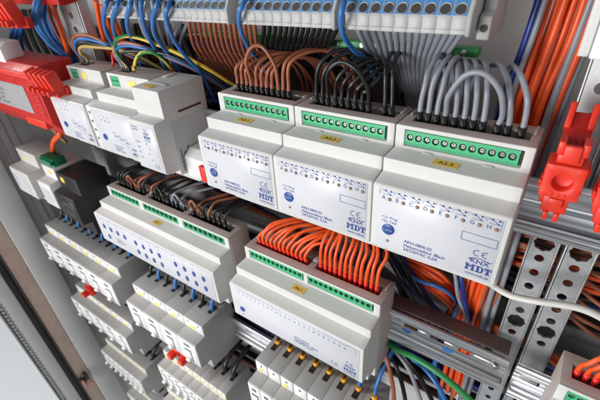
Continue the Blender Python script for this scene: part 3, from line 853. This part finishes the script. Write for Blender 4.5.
for gx, n, where in GR:
    for i in range(n):
        o = tb0 if first else dup(tb0, (0,0,0)); first = False
        o.location = Vector((gx+6.75*i, 0, 0))*S
        o['label'] = f'{ORD[i]} grey and blue terminal from the left {where}'; o['group'] = 'terminal blocks ' + where
    e = thing('end_plate', 'thin grey end plate closing the terminal strip ' + where[9:], 'end plate', (gx+6.75*n+.2, 0, 0), 'terminal strip end plates')
    e['label'] = 'thin grey plate ending the terminals ' + where
    MB().prof([(17.2,97),(17.2,106),(24,117),(32,128),(60,128),(60,97)], 0, 2.0).build('plate_body', M_housing2, e, bevel=.3, seg=1)
t = thing('end_bracket', 'brownish grey end bracket right of the top terminal strip', 'bracket', (178.5, 0, 0))
MB().prof([(28,94),(28,104),(34,106),(34,130),(60,130),(60,94)], 0, 5.5).build('bracket_body', M_housing2, t, bevel=.5)
MB().cyl((2.75, 28.2, 99), (0,-1,0), 1.7, .5, 16).build('screw', M_dark, t, flip=False)
t = thing('earth_strip', 'long green earth strip running behind the hanging wires', 'earth strip', (0,0,0))
MB().box(-60, 172, 72, 80, 76, 81).build('strip_body', M_greenw, t, bevel=.8)
b = MB()
for k in range(24): b.cyl((-52+9.4*k, 72.2, 78.5), (0,-1,0), 1.6, .8, 12)
b.build('screw', M_screw, t, flip=False)

# ------------------------------------------------------------------ device at the upper right edge
t = thing('white_switch_module', 'white stepped module with red windows at the upper right edge', 'module', (219.5, 0, 137))
MB().prof([(22,-46),(22,46),(60,46),(60,-46)], 0, 3.6).build('side_cover', M_housing, t, bevel=.5)
MB().prof([(18,-46),(18,60),(60,60),(60,-46)], 3.9, 80).build('housing', M_white, t, bevel=.8)
MB().box(5.8, 24, 17.2, 18.4, -39, -29).build('red_window', M_red, t, bevel=.3)
MB().box(5.8, 24, 17.2, 18.4, -23, 4).build('red_window', M_red, t, bevel=.3)
MB().box(5.5, 24, 17.4, 18.3, -27.5, -24.5).build('gap_window', M_dark, t)

# ------------------------------------------------------------------ wires
FK = (M_ferr_k, 8.0, 1.95)
def jit(a): return random.uniform(-a, a)
# brown wires, A2.1: entries at x = 8.5 + 5 i
xs = [8.6+4.85*i for i in range(9)] + [52.6, 57.4]
g = 'brown wires of actuator A2.1'
for i, x in enumerate(xs):
    if i == 3:
        wire('control_wire', 'tall brown jumper wire looping over the other brown wires of A2.1', [(x,41,43),(x,41,56),(x+1.5,37,70),(x+9,37,80),(x+19,37,80),(x+25.5,39.5,68),(x+25.6,41,55),(x+25.6,41.5,43)], 1.35, M_brown, g, f0=FK, f1=FK); continue
    if i == 8: continue
    h = 66+jit(2.5) + (4 if i > 8 else 0)
    P = [(x,42,43),(x,42,54),(x+3+jit(1),42,h),(x+12+jit(2),55,h+6),(x+22+jit(3),72,h+1),(x+27,88,h-18),(x+26+jit(4),98,15),(x+25,104,-60)]
    wire('control_wire', f'{ORD[i]} brown wire from the left leaving the top of actuator A2.1', P, 1.35, M_brown, g, f0=FK)
# black wires, A2.2
g = 'black wires of actuator A2.2'
xs = [80.6+4.9*i for i in range(9)] + [130.0, 134.6]
for i, x in enumerate(xs):
    lab = f'{ORD[i]} black wire from the left leaving the top of actuator A2.2'
    if i == 8: continue
    if i == 2:
        wire('control_wire', 'black jumper wire looping over the black wires of A2.2', [(x,40.5,43),(x,40.5,56),(x+3,36,69),(x+12,36,76),(x+22,36,73),(x+28.6,39.5,62),(x+29.4,41,52),(x+29.4,41.5,43)], 1.4, M_blackw, g, f0=FK, f1=FK); continue
    if i >= 9:
        P = [(x,42,43),(x,42,56),(x-1.5,44,72),(x-5,58,78),(x-10,76,70),(x-12,92,40),(x-12,102,-40)]
    else:
        h = 77-i*1.6
        P = [(x,42,43),(x,42,56),(x+3,41,h-7),(x+11+jit(1),47,h+2),(x+max(8,24-2*i),58,h+1),(122-3*(8-i)*.5,74,h-12),(122+jit(4),88,30),(122,100,-50)]
    wire('control_wire', lab, P, 1.4, M_blackw, g, f0=FK)
# grey wires, A2.3
g = 'grey wires of actuator A2.3'
xs = [152.2+4.95*i for i in range(12)]
FG = (M_ferr_k, 8.0, 2.15)
for i, x in enumerate(xs):
    lab = f'{ORD[i]} grey wire from the left leaving the top of actuator A2.3'
    if i in (8, 9): 
        continue
    if i == 3:
        wire('control_wire', 'tall grey jumper wire arching over the grey wires of A2.3', [(x,41,43),(x,41,54),(x+1.2,37,64),(x+8,36,75.5),(x+17,36,77),(x+25.5,37,69),(x+28.4,40.5,57),(x+27.6,41.3,50),(x+27.4,41.5,43)], 1.5, M_greyw, g, f0=FG, f1=FG, seg=10, n=12); continue
    if i < 3: P = [(x,42,43),(x,42,56),(x+.6+jit(.5),42.5,66),(x+1.6+jit(.8),46,74+jit(1.2)),(x+2.6+jit(1),56,78+jit(1.5)),(x+2,70,71),(x+1,86,52),(x,100,0)]
    elif i < 8: P = [(x,42,43),(x,42,56),(x-1.5,43,68),(x-6,54,76),(x-14,70,74),(x-22,86,56),(x-28,98,10)]
    elif i == 10: P = [(x-2.5,42,43),(x-2.5,42,54),(x-4.8,42,65),(x-10,50,74),(x-19,64,75),(x-32,82,58),(x-40,98,10)]
    else: P = [(x-.6,42,43),(x-.6,42,56),(x-2.2,42,66),(x-7.5,48,74),(x-12,56,76),(x-17,72,72),(x-21,92,50),(x-20,104,-20)]
    wire('control_wire', lab, P, 1.5, M_greyw, g, f0=FG, seg=8, n=12)
# orange wires, A6.1
g = 'orange wires of actuator A6.1'
FR = (M_ferr_r, 7.0, 1.95)
for i in range(24):
    x = (9.5+4.95*i) if i < 12 else (79+4.95*(i-12))
    if i < 12:
        tx = 96+i*3.0
        P = [(x,42,-108),(x+.4,39,-97),(x+5+jit(1.5),43+jit(1.5),-88+jit(2)),(x+16+jit(2.5),51+jit(2),-81+jit(2.5)),(x*.55+tx*.45,64,-77+jit(2)),(tx,84,-78+jit(3)),(tx+28,102,-70)]
    else:
        tx = x+6-(i-12)*1.2
        P = [(x,42,-108),(x,42,-97),(x+.6+jit(.8),43,-84+jit(2)),(x+1.8+jit(1.6),50+jit(2),-72+jit(2.5)),(tx-2+jit(2.5),64,-64+jit(2)),(tx+2,82,-66),(tx+10,104,-84)]
    wire('signal_wire', f'{ORD[i]} orange wire from the left leaving the top of actuator A6.1', P, 1.5, M_orange, g, f0=FR)
for i in range(5):
    x = 273+4.95*i
    wire('signal_wire', f'{ORD[i]} orange wire from the left entering the cut-off actuator at lower right', [(x,42,-108),(x,42,-98),(x+2.5,40,-90),(x+9,44,-82),(x+22,56,-76),(x+40,80,-74)], 1.5, M_orange, 'orange wires of the lower right actuator', f0=FR)
# mixed wires, A5.1
g = 'wires of switching actuator A5.1'
def a5(j, bx): return -237.2+bx+7.6*j+4
cols = [(8,'k'),(14,'k'),(20,'k'),(28,'k'),(36,'n'),(44,'n'),(52,'n'),(60,'k'), (77,'n'),(84,'k'),(91,'k'),(98,'k'),(106,'k'),(114,'g'),(122,'g'),(130,'g'), (150,'n'),(158,'n'),(166,'k'),(174,'n'),(182,'k'),(190,'k'),(198,'k')]
mm = {'k': (M_blackw,'black'), 'n': (M_brown,'brown'), 'g': (M_greyw,'grey')}
for i, (bx, c) in enumerate(cols):
    x = -237.2+bx; m, cn = mm[c]
    if (bx, c) in ((36,'n'),(150,'n'),(122,'g'),(91,'k')):
        dx = 13
        P = [(x,41,-108),(x,41,-97),(x+1.5,38,-88),(x+dx/2,38,-84),(x+dx-1.5,38,-88),(x+dx,41,-97),(x+dx,41,-108)]
        wire('power_wire', f'short {cn} jumper loop, number {i+1} from the left on actuator A5.1' if False else f'short {cn} jumper loop over the {"left" if bx<70 else "middle" if bx<140 else "right"} slot of A5.1', P, 1.5, m, g, f0=FK, f1=FK); continue
    P = [(x,42,-108),(x,42,-98),(x+2+jit(1),44,-91),(x+8+jit(3),54,-87+jit(2)),(x+20+jit(5),74,-86),(x+36+jit(8),102,-88)]
    wire('power_wire', f'{ORD[i]} wire from the left, {cn}, leaving the top of actuator A5.1', P, 1.5, m, g, f0=FK)
# wires hanging from the top terminals
for i in range(14):
    P = [at(189+i*5.0,20,45), at(190+i*5.0,30,48), at(195+i*4.8,48,64), at(210+i*4.2,68,88), at(222+i*3.6,84,102), at(228+i*3.4,120,112)]
    wire('hanging_wire', f'{ORD[i]} brown wire from the left hanging from the top terminals', P, 1.45, M_brown, 'brown wires hanging from the top terminals')
for i in range(14):
    P = [at(264+i*5.6,24,45), at(264+i*5.5,32,48), at(262+i*5.1,46,62), at(268+i*3.9,62,82), at(280+i*2.6,82,98), at(290+i*2,130,110)]
    wire('hanging_wire', f'{ORD[i]} black wire from the left hanging from the top terminals', P, 1.45, M_blackw, 'black wires hanging from the top terminals')
for i in range(15):
    k = (i-7)/7
    P = [at(357+i*7.5,26,45), at(360+i*7.2,34,48), at(372+i*5.2,58,66), at(386+i*3.6,80,82), at(396+i*2.6,100,96), at(402+i*2.0,140,108)]
    wire('hanging_wire', f'{ORD[i]} grey wire from the left hanging from the top terminals', P, 1.6, M_greyw, 'grey wires hanging from the top terminals')
def W(name, lab, pix, r, m, group=None, cat='wire', **k):
    return wire(name, lab, [at(*q) for q in pix], r, m, group, cat, **k)
g = 'blue wires plugged into the top terminals'
W('neutral_wire', 'blue wire curving down from the terminals above the grey wires', [(347,-6,24),(344,2,14),(341,18,12),(344,36,22),(354,50,40),(368,62,62),(380,90,90)], 1.5, M_bluew, g)
W('neutral_wire', 'blue wire curving down from the terminals above the brown wires, at the strip joint', [(249,-6,24),(243,4,14),(239,16,14),(242,34,26),(251,51,44),(264,66,68),(276,100,95)], 1.5, M_bluew, g)
W('neutral_wire', 'long blue wire sweeping from the terminals behind the deep coupler', [(172,-4,24),(168,8,14),(166,18,16),(173,38,28),(186,57,44),(200,72,62),(215,100,90)], 1.6, M_bluew, g)
for i, pix in enumerate([[(110,-4,22),(106,5,14),(103.5,17,18),(106,32,30),(113,46,48),(120,70,80)], [(121,-4,22),(117,6,14),(113,18,18),(114,32,30),(120,46,48),(128,70,80)],
                         [(134,-4,22),(130,6,14),(127,17,18),(128,30,28),(134,44,48),(142,70,80)], [(144,-4,22),(141,4,14),(143,22,20),(151,42,38),(162,60,62),(172,85,90)],
                         [(161,-4,22),(157,5,14),(153,17,16),(154,33,26),(162,46,40),(176,64,66),(188,90,95)]]):
    W('neutral_wire', f'{ORD[i]} blue wire from the left looping out of the upper left terminals', pix, 1.7, M_bluew, g)
for i, pix in enumerate([[(136,-4,24),(136,6,16),(139,18,20),(146,36,34),(154,46,48),(166,70,80)], [(152,-4,24),(153,6,16),(158,26,26),(163,42,42),(172,64,70)], [(183,16,45),(179,26,50),(174,38,60),(172,54,78),(176,80,100)],
                         [(190,16,45),(186,26,52),(181,40,66),(178,60,90)], [(164,-4,24),(164,8,18),(166,24,30),(170,44,52),(178,70,84)]]):
    W('neutral_wire', f'{ORD[i]} grey wire from the left among the blue wires at upper left', pix, 1.5, M_greyw, 'grey wires at the upper left terminals')
W('thick_black_cable', 'thick black cable hanging between the blue wires at upper left', [(124,-6,40),(123,8,42),(124,24,46),(127,38,56),(134,60,80)], 2.6, M_blackw, cat='cable')
for i, pix in enumerate([[(96,0,70),(100,24,72),(106,44,76),(116,70,90)], [(102,5,60),(106,17,62),(111,30,66),(117,43,72),(126,64,90)], [(112,14,80),(117,27,82),(123,42,86),(130,62,98)]]):
    W('orange_cable', f'{ORD[i]} orange cable from the left dropping behind the upper left wires', pix, 2.6, M_orange, 'orange cables at upper left', 'cable')
W('orange_cable', 'thick orange cable along the bright bar at upper left', [(47,-12,52),(52,4,52),(59,24,52),(66,44,54),(72,64,60),(88,110,80)], 3.0, M_orange, 'orange cables at upper left', 'cable')
# arcs out of the supplies
FS = (M_ferr_k, 6.0, 1.7)
for i, (m, cn, dx) in enumerate(((M_brown,'brown',0),(M_bluew,'blue',3.8),(M_blackw,'black',7.6),(mat('tan_pvc',(.52,.36,.10),.4),'tan',11.4))):
    x = -218+dx; k = 1-.14*i
    wire('supply_wire', f'{cn} wire arching from the left bus power supply', [(x,42,43),(x,42,52),(x+3*k,37,52+12*k),(x+15*k,36,52+23*k),(x+36*k+4,40,52+24*k),(x+58,52,62),(x+72,70,46),(x+84,96,20)], 1.7, m, 'wires arching from the bus supplies', f0=FS)
for i, (m, cn, dx) in enumerate(((mat('pink_pvc',(.50,.20,.17),.4),'pink brown',0),(M_bluew,'blue',3.6),(M_gy,'green and yellow',7.2),(M_blackw,'black',10.8))):
    x = -144+dx; k = 1-.10*i
    P = [(x,42,43),(x,42,52),(x+2,37,52+10*k),(x+10*k,36,52+19*k),(x+28*k,40,52+21*k),(x+52,50,64),(x+78,66,48),(x+96,92,20)]
    if i == 2: P = [(x,42,43),(x,42,52),(x+1,36,64),(x+9,34,76),(x+28,37,80),(x+55,46,72),(x+84,60,56),(x+104,84,30)]
    wire('supply_wire', f'{cn} wire arching from the second bus power supply', P, 1.7, m, 'wires arching from the bus supplies', f0=FS)
W('earth_wire', 'lower green and yellow wire arching from the second bus power supply', [(134,70,39),(136,60,39),(142,53,40),(154,53,44),(166,62,54),(178,78,76)], 1.7, M_gy, 'wires arching from the bus supplies', f0=FS)
W('supply_wire', 'thin red wire dropping between the two bus power supplies', [(112,52,50),(113,62,46),(112,72,46),(114,84,52)], 1.3, M_red, 'wires arching from the bus supplies')
# blue bundle at upper left
for i in range(8):
    y = 30+7*i-(i%2)*5
    W('neutral_wire', f'{ORD[i]} strand of the blue cable bundle left of the bright bar', [(40+2.6*i,-8,y+8),(35+2.8*i,6,y),(34+3.0*i,18,y-2),(40+2.7*i,32,y),(52+2.0*i,46,y+6),(66+1.5*i,57,y+16),(84+i,76,y+34)], 2.6, M_bluew, 'strands of the upper left blue bundle')
for i in range(3):
    W('neutral_wire', f'{ORD[i]} dark blue loop in the shade above the red housing', [(24+3*i,18,70),(14+4*i,28,62),(11+5*i,42,60),(16+5*i,54,66),(30+5*i,62,84)], 2.6, M_bluew, 'blue loops above the red housing')
W('neutral_wire', 'brown strand among the upper left blue bundle', [(50,-4,60),(49,8,56),(52,22,56),(60,38,60),(72,56,74)], 2.2, M_brown)
W('orange_cable', 'orange cable looping out between the grey module and the red housing', [(40,118,60),(50,124,40),(58,128,28),(60,134,22),(54,141,22),(53,150,34),(56,158,50)], 3.4, M_orange, cat='cable')
W('supply_wire', 'yellow cable running under the red housing beside the orange loop', [(34,116,60),(44,122,46),(54,130,50),(66,142,66)], 2.6, MATS['tan_pvc'], cat='cable')
for i in range(7):
    W('black_cable', f'{ORD[i]} black cable in the shade behind the red housing', [(10+7*i,10,120),(16+7*i,32,112),(24+8*i,54,108),(36+9*i,78,112),(50+9*i,110,124)], 4.2, M_blackw, 'black cables behind the red housing', 'cable')
for i in range(6):
    W('black_cable', f'{ORD[i]} black cable behind the bus supply wires', [(104+16*i,24,118),(112+15*i,48,112),(124+15*i,70,108),(140+14*i,98,116),(150+14*i,130,126)], 3.4, M_blackw, 'black cables behind the bus supplies', 'cable')
# vertical bundle right of A2.3
g = 'cables of the orange bundle at upper right'
n = 0
for i in range(10):
    x = 196.8+2.15*i+jit(.5); y = 84+((i*2)%3)*4.2
    wire('orange_cable', f'{ORD[n]} orange cable from the left in the upper right bundle', [(x+6+jit(1.5),y,170),(x+4.6+jit(1.2),y+jit(1.5),130),(x+3+jit(1),y,90),(x+jit(1),y+1,55),(x-1.5,y+3,20),(x-3,y+4,-40),(x-4+jit(3),y+6,-140),(x-4,y+6,-260)], 2.0, M_orange, g, 'cable', seg=8); n += 1
wire('blue_cable', 'dark blue cable along the left side of the orange bundle', [(199,78,170),(196.5,78,130),(194,79,90),(190,82,55),(187,86,10),(186,90,-80)], 2.0, M_dblue, cat='cable', seg=8)
wire('grey_cable', 'thin grey cable lying over the left of the orange bundle', [(203,76,170),(200,76,130),(197,77,90),(194,80,62),(193,90,20)], 1.6, M_greyw, 'grey cables of the upper right bundle', 'cable', seg=8)
for i in range(3):
    x = 213.5+2.6*i; y = 84+3.5*(i%2)+2*i
    wire('grey_cable', f'{ORD[i]} grey cable from the left right of the orange bundle', [(x+7,y,170),(x+5.4,y,130),(x+3,y,90),(x+1,y,55),(x,y+1,10),(x-1,y+2,-60),(x-1,y+3,-260)], 2.1, M_greyw, 'grey cables of the upper right bundle', 'cable', seg=8)
# horizontal brown wires behind the bars
for i in range(8):
    z = -30-4.2*i
    wire('brown_wire', f'{ORD[i]} brown wire from the top running behind the perforated bars', [(40,112+jit(4),z-20+jit(6)),(110,108+jit(4),z-8+jit(4)),(170,100+jit(3),z+jit(1.5)),(225,97+jit(3),z+jit(1)),(280,97,z+2+jit(2)),(360,100,z+4)], 1.7, M_brown, 'brown wires behind the perforated bars')
for i in range(4):
    z = -70-4*i
    wire('orange_wire', f'{ORD[i]} orange wire from the top crossing behind the bars below the white cable', [(150,112,z-10+jit(4)),(200,106,z-4+jit(4)),(250,104,z-2+jit(3)),(330,106,z-4)], 1.7, (M_orange, M_blackw)[i % 2] if False else M_orange, 'orange wires behind the bars')
for i in range(6):
    W('orange_wire', f'{ORD[i]} orange wire of the clump above the rail end', [(470+3*i,312+1*i,110),(488+2*i,322+2.5*i,100),(505+3*i,330+3*i,97),(530+3*i,342+3*i,100),(560,358+2*i,112)], 1.8, M_orange, 'orange wires above the rail end')
# white cable crossing the bars
W('white_cable', 'thick white cable crossing in front of the perforated bars', [(470,268,70),(488,282,58),(497,288,52),(512,296,48),(535,301,46),(560,304.5,46),(582,309,46),(604,319,46),(640,342,50)], 2.3, M_whitew, cat='cable', seg=9, n=14)
# cables under A2.3
for lab, pix, r, m in [
    ('grey cable hanging below actuator A2.3', [(450,240,90),(453,262,86),(456,280,82),(458,296,82),(464,312,86),(470,332,92),(476,360,100)], 1.7, M_greyw),
    ('dark blue cable hanging below actuator A2.3', [(456,240,92),(460,266,88),(462,282,84),(464,298,84),(468,314,88),(474,340,96)], 2.2, M_dblue),
    ('light blue cable hanging below actuator A2.3', [(480,262,96),(475,278,94),(468,292,92),(460,306,92),(453,320,96),(450,350,104)], 2.6, mat('sky_blue_pvc', (.05,.30,.62), .36)),
    ('orange cable hanging below actuator A2.3', [(470,262,98),(467,278,98),(462,292,98),(454,304,98),(448,316,100),(444,340,108)], 2.6, M_orange),
    ('left brown cable hanging below actuator A2.3', [(494,262,92),(488,282,90),(482,300,90),(476,318,94),(470,345,104)], 2.2, M_brown),
    ('pale grey cable hanging below actuator A2.3', [(499,266,94),(493,288,92),(487,304,92),(480,324,96),(476,350,104)], 2.0, M_whitew),
    ('right brown cable hanging below actuator A2.3', [(506,268,92),(500,288,90),(494,302,90),(486,318,94),(480,345,104)], 2.0, M_brown),
    ('blue wire crossing below actuator A2.3', [(396,262,96),(416,279,88),(436,286,86),(450,294,90),(462,310,104)], 1.8, M_bluew),
    ('thick white sheath end below actuator A2.3', [(388,262,112),(404,276,108),(414,290,106),(424,300,112)], 5.5, M_whitew)]:
    W('cable', lab, pix, r, m, cat='cable')
for i in range(6):
    W('orange_wire', f'{ORD[i]} orange wire sweeping below actuator A2.3 to the right', [(384,246+2.2*i,108),(408,258+3.0*i+jit(1),100+jit(2)),(428,267+4.2*i+jit(1.5),95+jit(2)),(446,280+4.5*i+jit(1.5),94+jit(2)),(462,306+3*i,106)], 1.9, M_orange, 'orange wires sweeping below actuator A2.3')
for i in range(6):
    W('black_cable', f'{ORD[i]} black cable drooping between A6.1 and the cables below A2.3', [(378+4*i,236+3*i,96),(392+5*i,262+4*i,90+jit(2)),(402+6*i,280+5*i,88+jit(2)),(412+7*i,298+5*i,92),(420+8*i,320+5*i,104)], 2.6, (M_blackw, M_dblue)[i % 3 == 2], 'black cables drooping right of A6.1', 'cable')
for i in range(7):
    W('black_cable', f'{ORD[i]} black cable in the shade below the upper actuators', [(300+10*i,190+8*i,112),(340+9*i,215+8*i,112),(372+8*i,246+9*i,112),(394+9*i,276+8*i,116),(410+10*i,310+8*i,122)], 3.2, M_blackw, 'black cables in the shade', 'cable')
for i in range(5):
    W('brown_wire', f'{ORD[i]} brown wire running in the shade behind actuator A5.1', [(130+8*i,148+5*i,104),(170+8*i,170+4*i,100),(215+8*i,192+4*i,100),(262+7*i,212+4*i,106),(320,240+4*i,118)], 2.0, M_brown, 'brown wires in the shade behind actuator A5.1')
for i in range(6):
    W('neutral_wire', f'{ORD[i]} dark blue wire in the shade behind actuator A5.1', [(120+9*i,142+5*i,112),(170+9*i,164+5*i,110),(225+9*i,190+5*i,112),(280+9*i,220+5*i,118),(330+9*i,260+5*i,124)], 2.2, M_dblue, 'blue wires in the shade behind actuator A5.1')
# dark looms filling the wiring space behind the modules
def loom(n, x0, x1, y, z, dz, r, lab, group, m=None, sag=6):
    for i in range(n):
        zz = z - dz*i; yy = y + (i % 3)*r*1.1
        wire('black_cable', f'{ORD[i]} dark cable from the top {lab}', [(x0, yy+jit(3), zz+jit(3)), (x0+(x1-x0)*.25, yy+jit(4), zz-sag+jit(4)), (x0+(x1-x0)*.5, yy+jit(4), zz+jit(5)), (x0+(x1-x0)*.75, yy+jit(4), zz-sag*.6+jit(4)), (x1, yy+jit(3), zz+jit(3))], r, m or (M_blackw, M_dblue, M_blackw, M_brownd)[i % 4], group, 'cable')
M_brownd = mat('dark_brown_pvc', (.10,.035,.022), .4)
loom(14, -480, 206, 112, 12, 9.0, 5.0, 'in the loom between the first and second rows', 'loom between the first and second rows')
loom(6, -330, 150, 118, 66, 9.0, 5.0, 'in the loom behind the upper row', 'loom behind the upper row')
loom(16, -480, 330, 114, -182, 8.5, 4.8, 'in the loom below the second row', 'loom below the second row')
loom(12, -480, 100, 112, -330, 9.0, 5.0, 'in the loom below the third row', 'loom below the third row')
loom(12, -480, 100, 112, -470, 9.5, 5.0, 'in the loom below the fourth row', 'loom below the fourth row')
loom(9, 205, 420, 118, -66, 8.5, 4.0, 'crossing behind the perforated bars at right', 'dark cables behind the perforated bars')
for i in range(7):
    z = -62-9*i
    wire('brown_wire', f'{ORD[i]} copper brown wire from the top slanting behind the bars near the right edge', [(236,104+jit(3),z+8+jit(3)),(262,102+jit(3),z+2+jit(3)),(290,100+jit(3),z-5+jit(4)),(340,104,z-16+jit(5))], 1.6, (M_brown, M_greyw, M_orange)[i % 3] if False else M_brown, 'copper brown wires near the right edge')
for i in range(9):
    W('control_wire', f'{ORD[i]} black wire from the left gathered behind actuator A2.2', [(352+4*i,58+jit(2),66+2*(i%3)),(360+3.6*i,66+jit(2),70+3*(i%3)),(368+3.2*i,80+jit(2),78),(374+2.8*i,96,88),(378+2.6*i,118,100)], 1.7, M_blackw, 'black wires gathered behind A2.2')
# cables below the second row, right
for lab, pix, r, m in [
    ('thick green earth cable curving under the rail end', [(372,328,64),(393,347,52),(415,358,46),(440,374,42),(470,400,40),(500,430,40)], 2.6, M_greenw),
    ('grey cable curving down under the rail', [(384,340,70),(397,353,58),(408,368,50),(415,384,48),(421,402,48),(428,430,48)], 2.0, M_greyw),
    ('blue cable curving down under the rail', [(396,346,84),(412,358,70),(426,370,60),(438,386,54),(447,404,52),(458,430,52)], 2.2, M_bluew),
    ('brown cable hanging right of the breakers with orange ferrules', [(382,346,64),(386,356,56),(390,372,50),(393,388,48),(394,404,48),(394,430,48)], 2.2, M_brown),
    ('black cable hanging beside the brown cable under the rail', [(388,346,80),(396,366,66),(402,384,62),(406,404,60),(410,430,60)], 2.2, M_blackw),
    ('dark cable under the rail behind the blue cable', [(400,350,100),(416,372,92),(428,392,90),(440,420,90)], 2.6, M_blackw),
    ('far blue cable hanging below the rail', [(440,340,104),(437,356,100),(434,372,98),(440,392,98),(444,420,100)], 2.6, M_bluew),
    ('far brown cable hanging below the rail', [(458,350,104),(456,372,100),(452,396,98),(450,425,98)], 1.8, M_brown),
    ('far white cable hanging below the rail', [(464,352,104),(462,374,100),(458,398,98),(456,425,98)], 1.8, M_whitew)]:
    W('cable', lab, pix, r, m, cat='cable')
# orange ferrules and stubs in the narrow breaker bank
for i in range(8):
    x = 9+17.6*i+8.8
    m, cn = ((M_blackw,'black') if i < 6 else (M_bluew,'blue'))
    o = wire('breaker_wire', f'{ORD[i]} {cn} wire from the left with orange ferrule above the narrow breakers', [(x,37,-253),(x,38.5,-243),(x,42,-232),(x+1,52,-220),(x+3,74,-212),(x+8,100,-214)], 1.9, m, 'breaker wires with orange ferrules')
    fb = MB(); fb.cyl((x,36.9,-252), (0,.12,1), 2.6, 6.5, 16, 3.6); fb.build('ferrule', M_ferr_o, o, flip=False)
def feed(n, x0, w, z, lab, group, cols=('k','b'), r=2.4):
    for i in range(n):
        x = x0+w*(i+.5); m, cn = {'k': (M_blackw,'black'), 'b': (M_bluew,'blue')}[cols[i % len(cols)]]
        wire('breaker_wire', f'{ORD[i]} wire from the left, {cn}, {lab}', [(x,33,z),(x,33.5,z+8),(x,38,z+17),(x+1,50,z+26),(x+2,74,z+32),(x+4,100,z+26)], r, m, group)
feed(12, -470, 18.2, -240, 'rising from the left third-row breakers', 'wires of the left third-row breakers')
feed(8, -224, 18.2, -255, 'rising from the middle breakers of the third row', 'wires of the middle third-row breakers')
feed(8, -210, 17.6, -396, 'rising from the yellow-stripped breakers of the fourth row', 'wires of the fourth-row breakers', ('k',), 3.4)
feed(8, -462, 17.6, -543, 'rising from the left breakers of the fifth row', 'wires of the left fifth-row breakers', ('k',), 3.4)
feed(8, -256, 17.6, -543, 'rising from the bottom breakers of the fifth row', 'wires of the bottom fifth-row breakers', ('k',), 3.4)
# red busbar caps
for i, (x, z) in enumerate(((-166, -362), (-140, -356), (-404, -366))):
    t = thing('busbar_cap', ('left red busbar cap between the middle breaker rows', 'right red busbar cap between the middle breaker rows', 'red busbar cap below the left breaker bank')[i], 'busbar cap', (x, 4, z), 'red busbar caps')
    b = MB(); b.box(0, 16, -6, 16, 0, 17); b.box(3, 13, -16, -5.7, 3, 12); b.box(3, 12, -2, 14, 16.7, 26); b.build('cap_body', M_red, t, bevel=1.4)
    b = MB(); b.box(17.0, 20, -3, 12, 3, 12); b.build('cap_tab', M_red, t, bevel=.5)

# ------------------------------------------------------------------ cabinet and room
t = thing('switch_cabinet', 'grey sheet steel switch cabinet with a brown edged side frame at left', 'cabinet', (0,0,0))
MB().box(-540, 480, 150, 153, -1400, 420).build('back_plate', M_plate, t)
b = MB(); b.box(-524, -521, 0.6, 149.5, -1400, 420)
for y in (14, 26, 38): b.box(-521, -516, y, y+2.2, -1400, 420)
b.build('side_panel', M_frame, t)
b = MB(); b.box(-530, -500, -41, 0, -1400, 420); b.build('side_post', M_frame, t, bevel=1.5)
b = MB(); b.box(-530, -503, -66, -41.6, -1400, 420); b.build('edge_strip', M_wood, t, bevel=1.5)
b = MB(); b.box(-530, -500.5, -69, -66.4, -1400, 420); b.box(-530, -508, -80, -69.3, -1400, 420); b.build('gasket', M_frame_d, t, bevel=.8)
b = MB(); b.box(-530, -500, -103, -80.3, -1400, 420); b.build('door_frame', M_frame, t, bevel=2.0)
b = MB()
for k in range(150): b.box(-530, -499.3, -108.6, -103.3, -1250+9.0*k, -1250+9.0*k+5.6)
b.build('hinge_strip', M_zinc, t, bevel=.4, seg=1)
b = MB(); b.box(-532, -501, -111, -108.8, -1400, 420); b.build('gasket', M_frame_d, t)
t = thing('cable_clip', 'small black cable clip with two pink cable ends on the brown edge strip', 'clip', (-500, -55, -640))
b = MB()
b.box(0, 12, -6, 6, 0, 7); b.box(2, 9, -12, -5.5, 10, 17); b.box(0, 12, 0, 6, 6.7, 22); b.build('clip_body', M_black, t, bevel=1)
for k in range(2):
    MB().cyl((6, -4+9*k, -14), (.2,-.2,1), 3.2, 20, 14).build('cable_end', mat('pink_cable', (.55,.24,.18), .4), t, flip=False)
f = MB().box(-9000, 6000, -6000, 6000, -1405, -1402).build('floor', M_floor, None); tag(f, kind='structure')

# ------------------------------------------------------------------ light
w = bpy.data.worlds.new('World'); scene.world = w; w.use_nodes = True
bg = w.node_tree.nodes['Background']; bg.inputs[0].default_value = (0.95, 0.97, 1.0, 1); bg.inputs[1].default_value = 0.095
def area(name, loc, target, size, power, col=(1,1,1)):
    l = bpy.data.lights.new(name, 'AREA'); l.shape = 'RECTANGLE'; l.size, l.size_y = size; l.energy = power; l.color = col
    o = bpy.data.objects.new(name, l); COL.objects.link(o); o.location = loc
    o.rotation_euler = (Vector(target)-Vector(loc)).to_track_quat('-Z', 'Y').to_euler()
    return o
area('window_light', (-0.40, -1.5, -0.08), (0.0, 0, -0.1), (0.8, 0.7), 26, (1.0, 0.995, 0.985))
area('ceiling_light', (0.15, -0.6, 1.25), (0.05, 0, 0), (0.5, 0.5), 1.3, (1.0, 0.98, 0.96))
area('floor_fill_light', (-1.9, -0.9, 0.9), (-1.9, -0.2, -1.4), (0.5, 0.5), 45, (1.0, 0.99, 0.98))  # unseen lamp added to brighten the floor
area('right_fill_light', (1.25, -1.0, 0.15), (-0.1, 0, -0.1), (0.6, 0.8), 2.6, (0.96, 0.98, 1.0))  # added fill from the right for the side faces, not a real window

scene.view_settings.view_transform = 'Standard'; scene.view_settings.look = 'None'
scene.view_settings.exposure = 0; scene.view_settings.gamma = 1
scene.render.engine = 'CYCLES'; scene.render.resolution_x = 1024; scene.render.resolution_y = 683
scene.cycles.max_bounces = 8; scene.cycles.use_denoising = True
